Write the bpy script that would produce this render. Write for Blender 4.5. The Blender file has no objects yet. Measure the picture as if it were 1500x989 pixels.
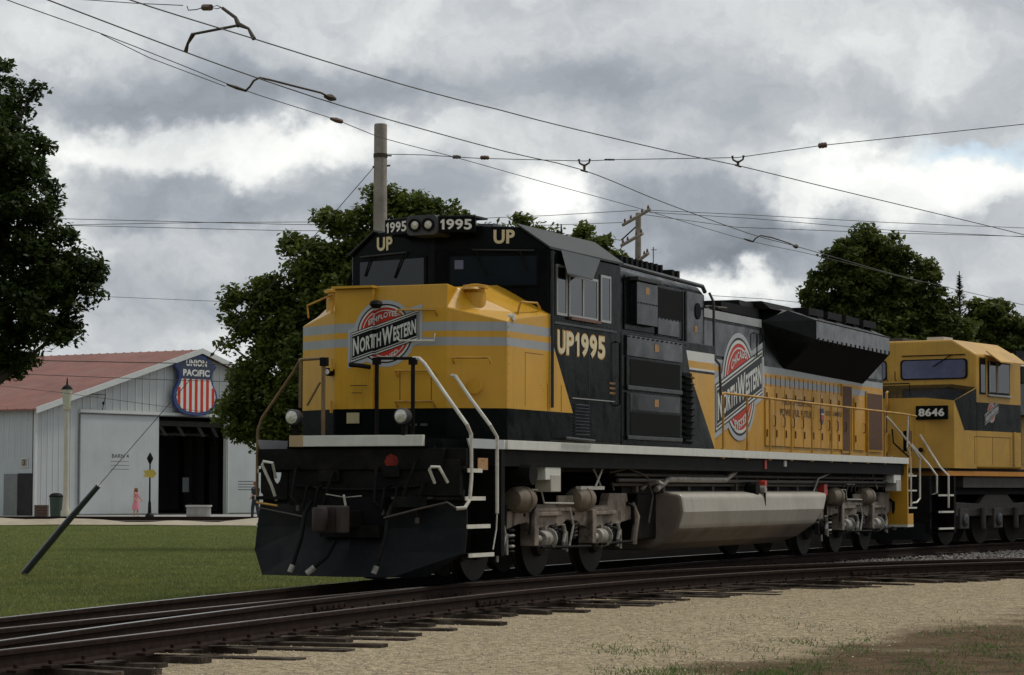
import bpy, bmesh, math, random
import numpy as np
from mathutils import Vector, Matrix
random.seed(7); rng = np.random.default_rng(7)
SC = bpy.context.scene
COL = SC.collection
PI = math.pi
# ------------------------------------------------------------------ camera
F, PITCH, ROLL, HD = 3695.23, .0597, .0015, .4128
RAIL = .22                      # height of the rail top above the ground
CAMZ = RAIL + 1.2182
cam = bpy.data.cameras.new('camera'); camo = bpy.data.objects.new('camera', cam); COL.objects.link(camo)
cam.sensor_width = 36; cam.lens = F / 1500 * 36; cam.clip_end = 6000; cam.clip_start = .5
camo.location = (0, 0, CAMZ); camo.rotation_euler = (PI/2 + PITCH, 0, 0)
camo.rotation_euler = (Matrix.Rotation(PI/2 + PITCH, 4, 'X') @ Matrix.Rotation(ROLL, 4, 'Z')).to_euler()
SC.camera = camo
SC.view_settings.view_transform = 'Standard'; SC.view_settings.look = 'None'
SC.view_settings.exposure = .38; SC.view_settings.gamma = 1
SC.cycles.max_bounces = 6; SC.cycles.glossy_bounces = 4; SC.cycles.transparent_max_bounces = 8
SC.render.film_transparent = False

def ray(px, py):
    u = (px - 750) / F; v = -(py - 494.5) / F
    cr, sr = math.cos(ROLL), math.sin(ROLL); u, v = u*cr - v*sr, u*sr + v*cr
    cp, sp = math.cos(PITCH), math.sin(PITCH)
    return Vector((u, cp - v*sp, sp + v*cp))
CAMP = Vector((0, 0, CAMZ))
def G(px, py, z=0.0):            # point of the photograph on a horizontal plane
    d = ray(px, py); return CAMP + d * ((z - CAMZ) / d.z)
def D(px, py, depth):            # point of the photograph at a distance along y
    d = ray(px, py); return CAMP + d * (depth / d.y)

# ------------------------------------------------------------------ node helpers
class NT:
    def __init__(s, tree): s.t = tree; s.n = tree.nodes; s.l = tree.links
    def new(s, ty, **kw):
        n = s.n.new(ty)
        for k, v in kw.items(): setattr(n, k, v)
        return n
    def link(s, a, b): s.l.new(a, b)
    def val(s, sock, v):
        if hasattr(v, 'is_linked') or hasattr(v, 'links'): s.l.new(v, sock)
        else: sock.default_value = v
    def math(s, op, a, b=None, clamp=False):
        n = s.new('ShaderNodeMath', operation=op); n.use_clamp = clamp
        s.val(n.inputs[0], a)
        if b is not None: s.val(n.inputs[1], b)
        return n.outputs[0]
    def vmath(s, op, a, b=None):
        n = s.new('ShaderNodeVectorMath', operation=op); s.val(n.inputs[0], a)
        if b is not None: s.val(n.inputs[1], b)
        return n.outputs['Value'] if op in ('LENGTH', 'DOT_PRODUCT') else n.outputs[0]
    def noise(s, vec, scale, detail=4, rough=.55, dist=0):
        n = s.new('ShaderNodeTexNoise'); s.val(n.inputs['Vector'], vec); n.inputs['Scale'].default_value = scale
        n.inputs['Detail'].default_value = detail; n.inputs['Roughness'].default_value = rough; n.inputs['Distortion'].default_value = dist
        return n
    def maprange(s, v, a, b, c, d, smooth=False):
        n = s.new('ShaderNodeMapRange'); n.interpolation_type = 'SMOOTHSTEP' if smooth else 'LINEAR'
        s.val(n.inputs[0], v)
        for i, x in zip((1, 2, 3, 4), (a, b, c, d)): s.val(n.inputs[i], x)
        return n.outputs[0]
    def mix(s, f, a, b, blend='MIX'):
        n = s.new('ShaderNodeMix', data_type='RGBA', blend_type=blend); s.val(n.inputs[0], f); s.val(n.inputs[6], a); s.val(n.inputs[7], b)
        return n.outputs[2]

# ------------------------------------------------------------------ sky
world = bpy.data.worlds.new('World'); SC.world = world; world.use_nodes = True
w = NT(world.node_tree); w.n.clear()
SUN_EL, SUN_AZ = math.radians(56), math.radians(62)      # azimuth clockwise from +Y (to the right of the view)
out = w.new('ShaderNodeOutputWorld')
sky = w.new('ShaderNodeTexSky', sky_type='NISHITA'); sky.sun_disc = False; sky.sun_elevation = SUN_EL; sky.sun_rotation = SUN_AZ
bg1 = w.new('ShaderNodeBackground'); w.link(sky.outputs[0], bg1.inputs[0]); bg1.inputs[1].default_value = .11
tc = w.new('ShaderNodeTexCoord'); dvec = w.vmath('NORMALIZE', tc.outputs['Generated'])
warp1 = w.noise(w.vmath('MULTIPLY', dvec, (1, 1, 1.25)), 11, 5, .55)
warp2 = w.noise(w.vmath('MULTIPLY', dvec, (1, 1, 1.2)), 48, 5, .6)
wv = w.vmath('MULTIPLY', w.vmath('SUBTRACT', warp1.outputs['Color'], (.5, .5, .5)), (.085, .0, .060))
wv2 = w.vmath('MULTIPLY', w.vmath('SUBTRACT', warp2.outputs['Color'], (.5, .5, .5)), (.030, .0, .026))
pv = w.vmath('ADD', w.vmath('ADD', dvec, wv), wv2)
base = w.noise(w.vmath('MULTIPLY', pv, (1, 1, 1.9)), 6.5, 4, .5)
lum = w.maprange(base.outputs[0], .3, .7, .47, .66)
def blob(px, py, rx, ry, amp, s0=.15, s1=1.25):
    global lum
    c = ray(px, py).normalized()
    d = w.vmath('MULTIPLY', w.vmath('SUBTRACT', pv, tuple(c)), (F/rx, 1.2, F/ry))
    g = w.maprange(w.vmath('LENGTH', d), s0, s1, amp, 0, True)
    lum = w.math('ADD', lum, g)
for b in ((40, 60, 190, 110, .16), (280, 115, 330, 85, -.17), (760, 125, 520, 45, -.09), (700, 30, 520, 70, .05), (1300, 80, 340, 60, .05), (200, 450, 400, 40, -.04), (1250, 320, 120, 40, -.1, .5, 1.1), (345, 215, 330, 56, .28, .4, 1.1), (60, 260, 170, 90, .16),
          (270, 305, 210, 62, -.13, .55, 1.1), (420, 345, 260, 60, -.10), (640, 215, 300, 45, .14), (600, 260, 140, 60, -.06), (768, 285, 85, 60, .40, .3, 1.1), (1000, 335, 195, 92, -.21, .62, 1.1), (1110, 365, 200, 75, -.12),
          (1340, 255, 300, 66, .28, .4, 1.1), (1330, 150, 420, 40, -.04), (1060, 425, 190, 30, .38), (1130, 215, 150, 60, -.02), (1000, 195, 90, 30, .12),
          (220, 430, 330, 60, -.13), (600, 50, 420, 60, .05), (1440, 385, 260, 60, .04), (560, 310, 200, 60, -.14), (400, 500, 700, 50, .02)):
    blob(*b)
fine = w.noise(w.vmath('MULTIPLY', pv, (1, 1, 1.3)), 34, 6, .6)
lum = w.math('ADD', lum, w.maprange(fine.outputs[0], .35, .65, -.06, .06))
lum = w.math('MAXIMUM', w.math('MINIMUM', lum, .98), .12)
ramp = w.new('ShaderNodeValToRGB'); w.link(lum, ramp.inputs[0])
els = ramp.color_ramp.elements
els[0].position = .2; els[0].color = (.165, .18, .205, 1); els[1].position = 1.0; els[1].color = (.90, .90, .86, 1)
for p, c in ((.42, (.29, .315, .345, 1)), (.58, (.43, .45, .468, 1)), (.78, (.67, .685, .67, 1))):
    e = els.new(p); e.color = c
bg2 = w.new('ShaderNodeBackground'); w.link(ramp.outputs[0], bg2.inputs[0]); bg2.inputs[1].default_value = .99
mixs = w.new('ShaderNodeMixShader')
hole_c = ray(1455, 203).normalized()
hd_ = w.vmath('LENGTH', w.vmath('MULTIPLY', w.vmath('SUBTRACT', pv, tuple(hole_c)), (F/110, 1.2, F/22)))
hole = w.maprange(hd_, .2, 1.2, .55, .02, True)
w.link(hole, mixs.inputs[0]); w.link(bg2.outputs[0], mixs.inputs[1]); w.link(bg1.outputs[0], mixs.inputs[2]); w.link(mixs.outputs[0], out.inputs[0])
# ------------------------------------------------------------------ sun
sun = bpy.data.lights.new('sun', 'SUN'); sun.energy = 1.25; sun.angle = math.radians(10); sun.color = (1, .95, .87)
suno = bpy.data.objects.new('sun', sun); COL.objects.link(suno)
sd = Vector((math.sin(SUN_AZ)*math.cos(SUN_EL), math.cos(SUN_AZ)*math.cos(SUN_EL), math.sin(SUN_EL)))
suno.rotation_euler = sd.to_track_quat('Z', 'Y').to_euler(); suno.location = (0, 0, 60)

# ------------------------------------------------------------------ materials
MATS = {}
def mat(name, col, rough=.6, metal=0, var=.12, scale=3.0, bump=0, bscale=20, spec=.5, streak=0, col2=None, c2amt=.5, rvar=0, coord='Object', island=0, sheen=None):
    if name in MATS: return MATS[name]
    m = bpy.data.materials.new(name); m.use_nodes = True; t = NT(m.node_tree)
    b = t.n['Principled BSDF']; b.inputs['Roughness'].default_value = rough; b.inputs['Metallic'].default_value = metal
    b.inputs['Specular IOR Level'].default_value = spec
    co = t.new('ShaderNodeTexCoord').outputs[coord]
    c = tuple(col) + (1,)
    n1 = t.noise(co, scale, 5, .6)
    lo = tuple(x*(1-var) for x in col) + (1,); hi = tuple(min(1, x*(1+var)) for x in col) + (1,)
    cc = t.mix(t.maprange(n1.outputs[0], .3, .7, 0, 1), lo, hi)
    if col2:
        n2 = t.noise(co, scale*.7, 6, .65)
        cc = t.mix(t.maprange(n2.outputs[0], .5, .68, 0, c2amt), cc, tuple(col2) + (1,))
    if streak:
        sv = t.vmath('MULTIPLY', co, (14, 14, .5))
        n3 = t.noise(sv, 1.0, 4, .6)
        cc = t.mix(t.maprange(n3.outputs[0], .54, .8, 0, streak), cc, (.045, .035, .026, 1))
    if island:
        g = t.new('ShaderNodeNewGeometry')
        k = t.maprange(g.outputs['Random Per Island'], 0, 1, 1-island, 1+island)
        vm = t.new('ShaderNodeVectorMath', operation='SCALE'); t.link(cc, vm.inputs[0]); t.link(k, vm.inputs['Scale']); cc = vm.outputs[0]
    t.link(cc, b.inputs['Base Color'])
    if rvar:
        n4 = t.noise(co, scale*1.7, 5, .6); t.link(t.maprange(n4.outputs[0], .35, .65, max(.03, rough-rvar), rough+rvar), b.inputs['Roughness'])
    if bump:
        n5 = t.noise(co, bscale, 5, .6); bn = t.new('ShaderNodeBump'); bn.inputs['Strength'].default_value = 1; bn.inputs['Distance'].default_value = bump
        t.link(n5.outputs[0], bn.inputs['Height']); t.link(bn.outputs[0], b.inputs['Normal'])
    MATS[name] = m; return m
yellow = mat('yellow_paint', (.585, .31, .020), .34, var=.09, scale=1.2, streak=.24, rvar=.08, bump=.004, bscale=1.3)
hood_yellow = mat('hood_yellow_paint', (.565, .285, .018), .42, var=.10, scale=1.6, streak=.45, rvar=.1, bump=.004, bscale=1.3)
black = mat('black_paint', (.0040, .0054, .0052), .24, var=.3, scale=1.5, rvar=.08, bump=.010, bscale=1.2, col2=(.010, .011, .011), c2amt=.35, spec=.06)
grey_stripe = mat('grey_stripe_paint', (.32, .34, .345), .4, var=.06, streak=.3)
white = mat('white_paint', (.62, .62, .56), .4, var=.08, scale=4, streak=.18)
rail_white = mat('handrail_white', (.62, .60, .52), .5, var=.1, scale=6, col2=(.2, .15, .1), c2amt=.4)
rail_brown = mat('handrail_brown', (.17, .105, .045), .55, var=.25, scale=5, col2=(.05, .03, .02), c2amt=.7)
rail_yellow = mat('handrail_yellow', (.50, .27, .035), .5, var=.15, scale=5, col2=(.16, .06, .03), c2amt=.7)
dark = mat('underframe_black', (.006, .0058, .0055), .6, var=.4, scale=5, bump=.004, bscale=14, col2=(.024, .019, .015), c2amt=.5, spec=.12)
pipe_m = mat('pipe_dirty', (.05, .04, .032), .6, var=.3, scale=6)
truck_m = mat('truck_road_dust', (.22, .18, .14), .75, var=.3, scale=3.5, bump=.012, bscale=10, col2=(.03, .022, .017), c2amt=.95, streak=.35)
spring_m = mat('brake_silver', (.33, .31, .27), .55, .2, var=.25, scale=9, col2=(.06, .045, .03), c2amt=.8)
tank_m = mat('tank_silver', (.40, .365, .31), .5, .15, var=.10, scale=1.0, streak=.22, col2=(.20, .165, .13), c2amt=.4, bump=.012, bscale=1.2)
tank_low = mat('tank_dust_and_shade', (.19, .155, .12), .7, 0, var=.15, scale=1.6, col2=(.09, .065, .05), c2amt=.6)  # dusty brown, with underside shade also painted into the lower facets
wheel_m = mat('wheel_steel', (.022, .018, .015), .6, .2, var=.3, scale=8)
tread_m = mat('wheel_tread', (.35, .33, .3), .3, .9, var=.1)
glass = mat('window_glass', (.006, .008, .010), .05, var=.1, spec=.9)
shield_glass = mat('windshield_glass', (.010, .016, .022), .10, var=.25, scale=1.2, spec=.4)
lamp_glass = mat('lamp_lens', (.62, .60, .52), .12, .3, var=.3, scale=30, bump=.01, bscale=40)
chrome = mat('lamp_reflector', (.6, .58, .5), .15, .9, var=.2, scale=20)
lettering_cream = mat('lettering_cream', (.66, .57, .36), .45, var=.04)
lettering_white = mat('lettering_white', (.68, .68, .64), .45, var=.04)
lettering_black = mat('lettering_black', (.02, .018, .016), .45, var=.1)
letter_brown = mat('lettering_brown', (.08, .03, .012), .5, var=.1)
red_paint = mat('red_paint', (.46, .045, .03), .4, var=.1, streak=.12)
orange_m = mat('orange_label', (.34, .17, .05), .6, var=.5, scale=40, col2=(.4,.36,.28), c2amt=.8)
vent_dark = mat('vent_dark', (.004, .004, .004), .8, var=.2, spec=.15)
grille_m = mat('grille_grey', (.06, .063, .066), .45, .3, var=.3, scale=6)
screen_m = mat('brown_screen', (.10, .045, .02), .7, var=.3, scale=20)
silver_edge = mat('window_frame_silver', (.42, .42, .40), .35, .5, var=.1)
rail_side = mat('rail_rust', (.024, .0145, .011), .8, 0, spec=.1, var=.35, scale=9, bump=.003, bscale=30)
rail_top = mat('rail_head', (.45, .44, .42), .28, .9, var=.15, scale=6)
rail_top_rust = mat('rail_head_rusty', (.27, .23, .20), .36, .8, var=.3, scale=7)
wood = mat('tie_wood', (.05, .039, .031), .9, var=.35, scale=5, bump=.015, bscale=18, col2=(.15, .13, .105), c2amt=.85, spec=.05)
pole_wood = mat('pole_wood', (.27, .235, .195), .9, var=.25, scale=3, bump=.01, bscale=14, streak=.7)
wire_m = mat('wire_metal', (.06, .058, .045), .5, .4, var=.2)
bronze = mat('fitting_bronze', (.06, .045, .025), .5, .5, var=.3, scale=20)
insul_m = mat('insulator_brown', (.10, .05, .03), .35, var=.2)
barn_w = mat('barn_white', (.41, .435, .44), .65, var=.08, scale=.5, streak=.16)
barn_d = mat('barn_trim', (.52, .54, .52), .6, var=.05)
roof_red = mat('roof_red', (.20, .075, .055), .65, var=.2, scale=.7, col2=(.22, .12, .10), c2amt=.5, streak=.1)
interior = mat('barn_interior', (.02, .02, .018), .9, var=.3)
blue_m = mat('emblem_blue', (.022, .045, .16), .45, var=.1)
navy = mat('emblem_navy', (.02, .03, .065), .45, var=.15)
eblack = mat('emblem_black', (.008, .008, .009), .35, var=.1, spec=.15)
ewhite = mat('emblem_white', (.60, .60, .56), .4, var=.05)
egrey = mat('emblem_pale_grey', (.40, .42, .43), .4, var=.04)
ered = mat('emblem_red', (.48, .040, .024), .4, var=.06, spec=.15)
concrete = mat('concrete', (.42, .41, .38), .9, var=.12, scale=2, bump=.01)
bark = mat('bark', (.055, .042, .032), .95, var=.3, scale=4, bump=.03, bscale=8)
cream = mat('lamp_post_cream', (.42, .39, .29), .6, var=.1)
skin_m = mat('skin', (.50, .27, .19), .6, var=.05)
pink_m = mat('pink_cloth', (.62, .22, .26), .8, var=.12, scale=20)
hair_m = mat('red_hair', (.20, .075, .03), .8, var=.2)
shoe_m = mat('white_shoe', (.6, .6, .58), .6)
cloth_black = mat('black_cloth', (.02, .02, .025), .85, var=.2)
cloth_blue = mat('dark_trousers', (.02, .022, .03), .85, var=.2)
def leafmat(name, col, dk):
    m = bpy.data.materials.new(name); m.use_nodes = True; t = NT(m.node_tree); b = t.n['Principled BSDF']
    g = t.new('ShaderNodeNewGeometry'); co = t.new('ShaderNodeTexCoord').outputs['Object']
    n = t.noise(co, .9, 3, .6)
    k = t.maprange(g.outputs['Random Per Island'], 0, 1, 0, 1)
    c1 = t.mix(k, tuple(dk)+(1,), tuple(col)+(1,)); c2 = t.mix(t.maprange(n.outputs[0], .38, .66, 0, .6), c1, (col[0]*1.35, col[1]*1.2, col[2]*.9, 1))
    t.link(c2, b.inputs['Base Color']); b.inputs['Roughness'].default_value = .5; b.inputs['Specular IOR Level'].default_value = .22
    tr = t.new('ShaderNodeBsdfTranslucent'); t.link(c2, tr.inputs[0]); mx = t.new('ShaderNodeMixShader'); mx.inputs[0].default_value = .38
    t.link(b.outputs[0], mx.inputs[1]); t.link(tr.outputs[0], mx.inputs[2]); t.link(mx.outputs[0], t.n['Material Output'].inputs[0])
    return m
leaf_a = leafmat('maple_leaves', (.12, .155, .034), (.05, .075, .017))
leaf_dark = leafmat('dark_maple_leaves', (.042, .066, .016), (.018, .034, .009))  # darker leaf colour for the left tree and the wood belts
leaf_b = leafmat('linden_leaves', (.095, .12, .026), (.04, .062, .014))
leaf_c = leafmat('conifer_needles', (.03, .042, .018), (.014, .024, .012))
grass_leaf = leafmat('grass_blades', (.20, .225, .08), (.105, .135, .045))
weed_leaf = leafmat('weed_blades', (.10, .17, .04), (.05, .09, .025))

# ------------------------------------------------------------------ mesh builder
class MB:
    def __init__(s): s.v = []; s.f = []; s.m = []; s.mats = []
    def mi(s, m):
        if m not in s.mats: s.mats.append(m)
        return s.mats.index(m)
    def add(s, vs, fs, m):
        o = len(s.v); s.v += [tuple(x) for x in vs]; k = s.mi(m)
        for f in fs: s.f.append(tuple(i + o for i in f)); s.m.append(k)
        return s
    def box(s, a, b, m):
        x0, y0, z0 = a; x1, y1, z1 = b
        vs = [(x0,y0,z0),(x1,y0,z0),(x1,y1,z0),(x0,y1,z0),(x0,y0,z1),(x1,y0,z1),(x1,y1,z1),(x0,y1,z1)]
        return s.add(vs, [(0,3,2,1),(4,5,6,7),(0,1,5,4),(1,2,6,5),(2,3,7,6),(3,0,4,7)], m)
    def prism(s, pts, axis, a, b, m):     # pts are the two other coordinates in order
        def P(p, t):
            return {'x': (t, p[0], p[1]), 'y': (p[0], t, p[1]), 'z': (p[0], p[1], t)}[axis]
        n = len(pts); vs = [P(p, a) for p in pts] + [P(p, b) for p in pts]
        fs = [tuple(range(n))[::-1], tuple(range(n, 2*n))] + [(i, (i+1) % n, n + (i+1) % n, n + i) for i in range(n)]
        return s.add(vs, fs, m)
    def face(s, pts, m): return s.add(pts, [tuple(range(len(pts)))], m)
    def tube(s, pts, r, m, n=8, caps=True):
        pts = [Vector(p) for p in pts]; rs = r if isinstance(r, (list, tuple)) else [r]*len(pts)
        rings = []; up = None
        for i, p in enumerate(pts):
            t = (pts[min(i+1, len(pts)-1)] - pts[max(i-1, 0)])
            if t.length < 1e-9: t = Vector((0,0,1))
            t.normalize()
            if up is None or abs(up.dot(t)) > .97: up = Vector((0,0,1)) if abs(t.z) < .9 else Vector((1,0,0))
            a = t.cross(up).normalized(); b = a.cross(t).normalized(); up = b
            rings.append([p + (a*math.cos(2*PI*k/n) + b*math.sin(2*PI*k/n))*rs[i] for k in range(n)])
        vs = [v for R_ in rings for v in R_]; fs = []
        for i in range(len(pts)-1):
            for k in range(n): fs.append((i*n+k, i*n+(k+1) % n, (i+1)*n+(k+1) % n, (i+1)*n+k))
        if caps: fs += [tuple(range(n))[::-1], tuple((len(pts)-1)*n + k for k in range(n))]
        return s.add(vs, fs, m)
    def lathe(s, c, prof, m, axis='z', n=20):   # prof = [(r, h)]
        vs = []
        for r, h in prof:
            for k in range(n):
                a = 2*PI*k/n; p = (r*math.cos(a), r*math.sin(a), h)
                p = {'z': p, 'y': (p[0], p[2], p[1]), 'x': (p[2], p[0], p[1])}[axis]
                vs.append((c[0]+p[0], c[1]+p[1], c[2]+p[2]))
        fs = [(i*n+k, i*n+(k+1) % n, (i+1)*n+(k+1) % n, (i+1)*n+k) for i in range(len(prof)-1) for k in range(n)]
        fs += [tuple(range(n))[::-1], tuple((len(prof)-1)*n+k for k in range(n))]
        return s.add(vs, fs, m)
    def build(s, name, parent=None, smooth=False, bevel=0, seg=2, merge=False):
        me = bpy.data.meshes.new(name); me.from_pydata(s.v, [], s.f)
        for m in s.mats: me.materials.append(m)
        me.polygons.foreach_set('material_index', s.m)
        bm = bmesh.new(); bm.from_mesh(me)
        if merge: bmesh.ops.remove_doubles(bm, verts=bm.verts, dist=1e-4)
        bmesh.ops.recalc_face_normals(bm, faces=bm.faces); bm.to_mesh(me); bm.free()
        o = bpy.data.objects.new(name, me); COL.objects.link(o)
        if parent: o.parent = parent
        if smooth:
            me.polygons.foreach_set('use_smooth', [True]*len(me.polygons))
            me.set_sharp_from_angle(angle=math.radians(35))
        if bevel:
            b = o.modifiers.new('bevel', 'BEVEL'); b.width = bevel; b.segments = seg; b.limit_method = 'ANGLE'; b.angle_limit = math.radians(30)
        return o
def tag(o, label=None, cat=None, group=None, kind=None):
    if label: o['label'] = label
    if cat: o['category'] = cat
    if group: o['group'] = group
    if kind: o['kind'] = kind
    return o
def empty(name, loc=(0,0,0), rz=0, label=None, cat=None, group=None):
    o = bpy.data.objects.new(name, None); COL.objects.link(o); o.location = loc; o.rotation_euler = (0,0,rz); o.empty_display_size = .3
    return tag(o, label, cat, group)
_tc = {}
def text2d(s, bold=.02, xs=1.0):
    """flat filled lettering: verts (height about 1), faces, width"""
    key = (s, bold, xs)
    if key in _tc: return _tc[key]
    cu = bpy.data.curves.new('t', 'FONT'); cu.body = s; cu.size = 1.38; cu.offset = bold; cu.fill_mode = 'BOTH'; cu.resolution_u = 4
    cu.space_character = 1.06
    o = bpy.data.objects.new('t', cu); COL.objects.link(o)
    bpy.context.view_layer.update()
    me = bpy.data.meshes.new_from_object(o.evaluated_get(bpy.context.evaluated_depsgraph_get()))
    vs = [(v.co.x, v.co.y) for v in me.vertices]; fs = [tuple(p.vertices) for p in me.polygons]
    bpy.data.objects.remove(o); bpy.data.curves.remove(cu); bpy.data.meshes.remove(me)
    x0 = min(v[0] for v in vs); x1 = max(v[0] for v in vs); y0 = min(v[1] for v in vs); y1 = max(v[1] for v in vs)
    vs = [((x-x0)/(x1-x0), (y-y0)/(y1-y0)) for x, y in vs]
    _tc[key] = (vs, fs); return _tc[key]
ONE = [(.36,0),(.78,0),(.78,1),(.50,1),(.08,.80),(.08,.60),(.36,.68)]
def put_text(mb, s, fn, m, bold=.02):
    if '1995' in s:          # numerals spaced in cells, with a flagged figure one
        ws = [.72 if ch == '1' else 1.0 for ch in s]; T = sum(ws); x0 = 0
        for ch, w_ in zip(s, ws):
            a, c = x0/T, (x0+w_*.90)/T; x0 += w_
            if ch == '1': mb.add([fn(a+(c-a)*p[0], p[1]) for p in ONE], [tuple(range(7))], m)
            else: put_text1(mb, ch, lambda x, y: fn(a+(c-a)*x, y), m, bold)
        return
    put_text1(mb, s, fn, m, bold)
def put_text1(mb, s, fn, m, bold=.02):     # fn maps (0..1, 0..1) to a point
    vs, fs = text2d(s, bold); mb.add([fn(*v) for v in vs], fs, m)

# ================================================================== LOCOMOTIVE
S1 = math.sin(HD); C1 = math.cos(HD)
LO = Vector((-1.8839, 32.1641, RAIL)); LR = PI/2 - HD
loco = empty('diesel_locomotive', LO, LR, 'nearest diesel locomotive, numbered 1995, with a red disc emblem on its yellow nose', 'locomotive', 'coupled diesel locomotives')
EX = Vector((S1, C1, 0)); EY = Vector((-C1, S1, 0))
def L(px, py, x=None, y=None, z=None):
    d = ray(px, py); o = LO - CAMP
    if x is not None: t = (x + o.dot(EX)) / d.dot(EX)
    elif y is not None: t = (y + o.dot(EY)) / d.dot(EY)
    else: t = (z + o.z) / d.z
    p = d*t - o; return Vector((p.dot(EX), p.dot(EY), p.z))
def part(mb, name, parent=None, **k): return mb.build(name, parent or loco, **k)
W_ = 1.5
# paint rule by cutting a mesh with planes
def cut_paint(o, planes, fn, mats):
    me = o.data; bm = bmesh.new(); bm.from_mesh(me)
    for co, no in planes:
        bmesh.ops.bisect_plane(bm, geom=bm.verts[:]+bm.edges[:]+bm.faces[:], plane_co=co, plane_no=no, dist=1e-5)
    me.materials.clear()
    for m in mats: me.materials.append(m)
    for f in bm.faces: f.material_index = fn(f.calc_center_median(), f.normal)
    bm.to_mesh(me); bm.free()

# --- underframe
mb = MB(); mb.box((-.18, -1.2, 1.45), (22.3, 1.2, 1.72), dark); mb.box((.9, -1.44, 1.5), (21.1, 1.44, 1.72), dark)
for zz, yy in ((1.42, -1.25), (1.34, -1.28), (1.28, -1.2)): mb.tube([(5.6, yy, zz), (21, yy, zz)], .03, pipe_m)
mb.box((6.2, -1.12, 1.14), (16.5, 1.12, 1.45), dark)
for x in np.arange(6.6, 16, 1.15): mb.box((x, -1.2, 1.16), (x+.09, -1.1, 1.48), pipe_m)
part(mb, 'underframe', bevel=.006)
mb = MB(); mb.box((1.1, -1.52, 1.72), (21.2, -1.44, 1.84), white); mb.box((1.1, 1.44, 1.72), (21.2, 1.52, 1.84), white)
part(mb, 'side_sill', bevel=.004)
mb = MB(); mb.prism([(-.19, 1.0), (-.19, -1.0), (.02, -1.1), (1.12, -1.1), (1.12, -1.47), (21.2, -1.47), (21.2, -1.05), (22.2, -1.0), (22.2, 1.0), (21.2, 1.05), (21.2, 1.47), (1.12, 1.47), (1.12, 1.1), (.02, 1.1)][::-1], 'z', 1.725, 1.845, black)
part(mb, 'walkway_deck')
# --- nose
def mir(v): return (v[0], -v[1], v[2])
mb = MB()
xn = .73
Rv = {'a': (xn, -.82, 1.85), 'b': (1.12, -1.5, 1.85), 'c': (2.56, -1.5, 1.85), 'A': (xn, -.82, 3.55), 'T': (xn+.02, -.82, 3.86), 'B': (1.12, -1.5, 3.38),
      'C': (1.05, -.82, 3.83), 'E': (1.42, -1.44, 3.52), 'Bb': (1.5, -1.5, 3.44), 'Dd': (2.56, -1.5, 3.56), 'K': (2.56, -.82, 3.98)}
for sg in (0, 1):
    q = (lambda v: v) if sg == 0 else mir
    g = {k: q(v) for k, v in Rv.items()}
    for fc in (('a','b','B','A'), ('b','c','Dd','Bb','B'), ('A','B','E','C'), ('A','C','T'), ('B','Bb','E'), ('C','E','Bb','Dd','K')):
        mb.face([g[k] for k in fc], yellow)
mb.face([(xn,-.82,1.85),(xn,-.82,3.55),(xn+.02,-.82,3.86),(xn+.02,.82,3.86),(xn,.82,3.55),(xn,.82,1.85)], yellow)
mb.face([(xn+.02,-.82,3.86),(1.05,-.82,3.83),(1.05,.82,3.83),(xn+.02,.82,3.86)], yellow)
mb.face([(1.05,-.82,3.83),(2.56,-.82,3.98),(2.56,.82,3.98),(1.05,.82,3.83)], yellow)
nose = part(mb, 'nose')
bmn = bmesh.new(); bmn.from_mesh(nose.data); bmesh.ops.remove_doubles(bmn, verts=bmn.verts, dist=1e-4); bmesh.ops.recalc_face_normals(bmn, faces=bmn.faces); bmn.to_mesh(nose.data); bmn.free()
def nose_fn(c, n):
    if c.z < 2.25: return 2
    if abs(n.z) < .35 and (3.25 < c.z < 3.37 or 3.06 < c.z < 3.17): return 1
    return 0
ZP = [((0,0,z),(0,0,1)) for z in (2.25, 3.06, 3.17, 3.25, 3.37)]
cut_paint(nose, ZP, nose_fn, [yellow, grey_stripe, black])
bv = nose.modifiers.new('bevel', 'BEVEL'); bv.width = .015; bv.segments = 2; bv.limit_method = 'ANGLE'; bv.angle_limit = math.radians(12)
# door box proud of the nose
DOORP = .06
yl = L(490, 500, x=xn-DOORP).y; yr = L(546, 500, x=xn-DOORP).y
mb = MB(); mb.box((xn-DOORP, yr, 1.86), (xn+.05, yl, 3.83), yellow)
door = part(mb, 'nose_door', bevel=.012)
def door_fn(c, n):
    if c.z < 2.25: return 2
    return 1 if (3.25 < c.z < 3.37 or 3.06 < c.z < 3.17) else 0
cut_paint(door, ZP, door_fn, [yellow, grey_stripe, black])
mb = MB(); mb.box((xn-.13, yr-.02, 3.83), (xn+.25, yl+.02, 3.86), yellow); part(mb, 'cap_strip', door)
mb = MB()
for z in (2.2, 2.75, 3.5): mb.tube([(xn-.1, yl+.02, z), (xn-.1, yl+.02, z+.16)], .022, yellow)
part(mb, 'hinge', door)
mb = MB(); x = xn-.135; a = L(515, 565, x=x); mb.box((x, a.y-.22, a.z-.006), (x+.02, a.y+.02, a.z+.006), letter_brown); mb.box((x, a.y-.14, a.z-.1), (x+.02, a.y+.0, a.z-.09), letter_brown)
part(mb, 'vent_slot', door)
# dark seam bar at the right of the door with lock bar

mb = MB(); p0 = L(530, 536, x=xn-.2); mb.tube([p0+Vector((0,.18,.02)), p0, p0+Vector((0,-.12,-.02))], .03, dark); part(mb, 'latch', door)
mb = MB(); p0 = L(551, 446, x=xn-.14); mb.lathe((p0.x, p0.y, p0.z), [(.05,-.05),(.09,0),(.07,.04),(.02,.06)], dark, 'z', 12); part(mb, 'dome_lamp', door, smooth=True)
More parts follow.
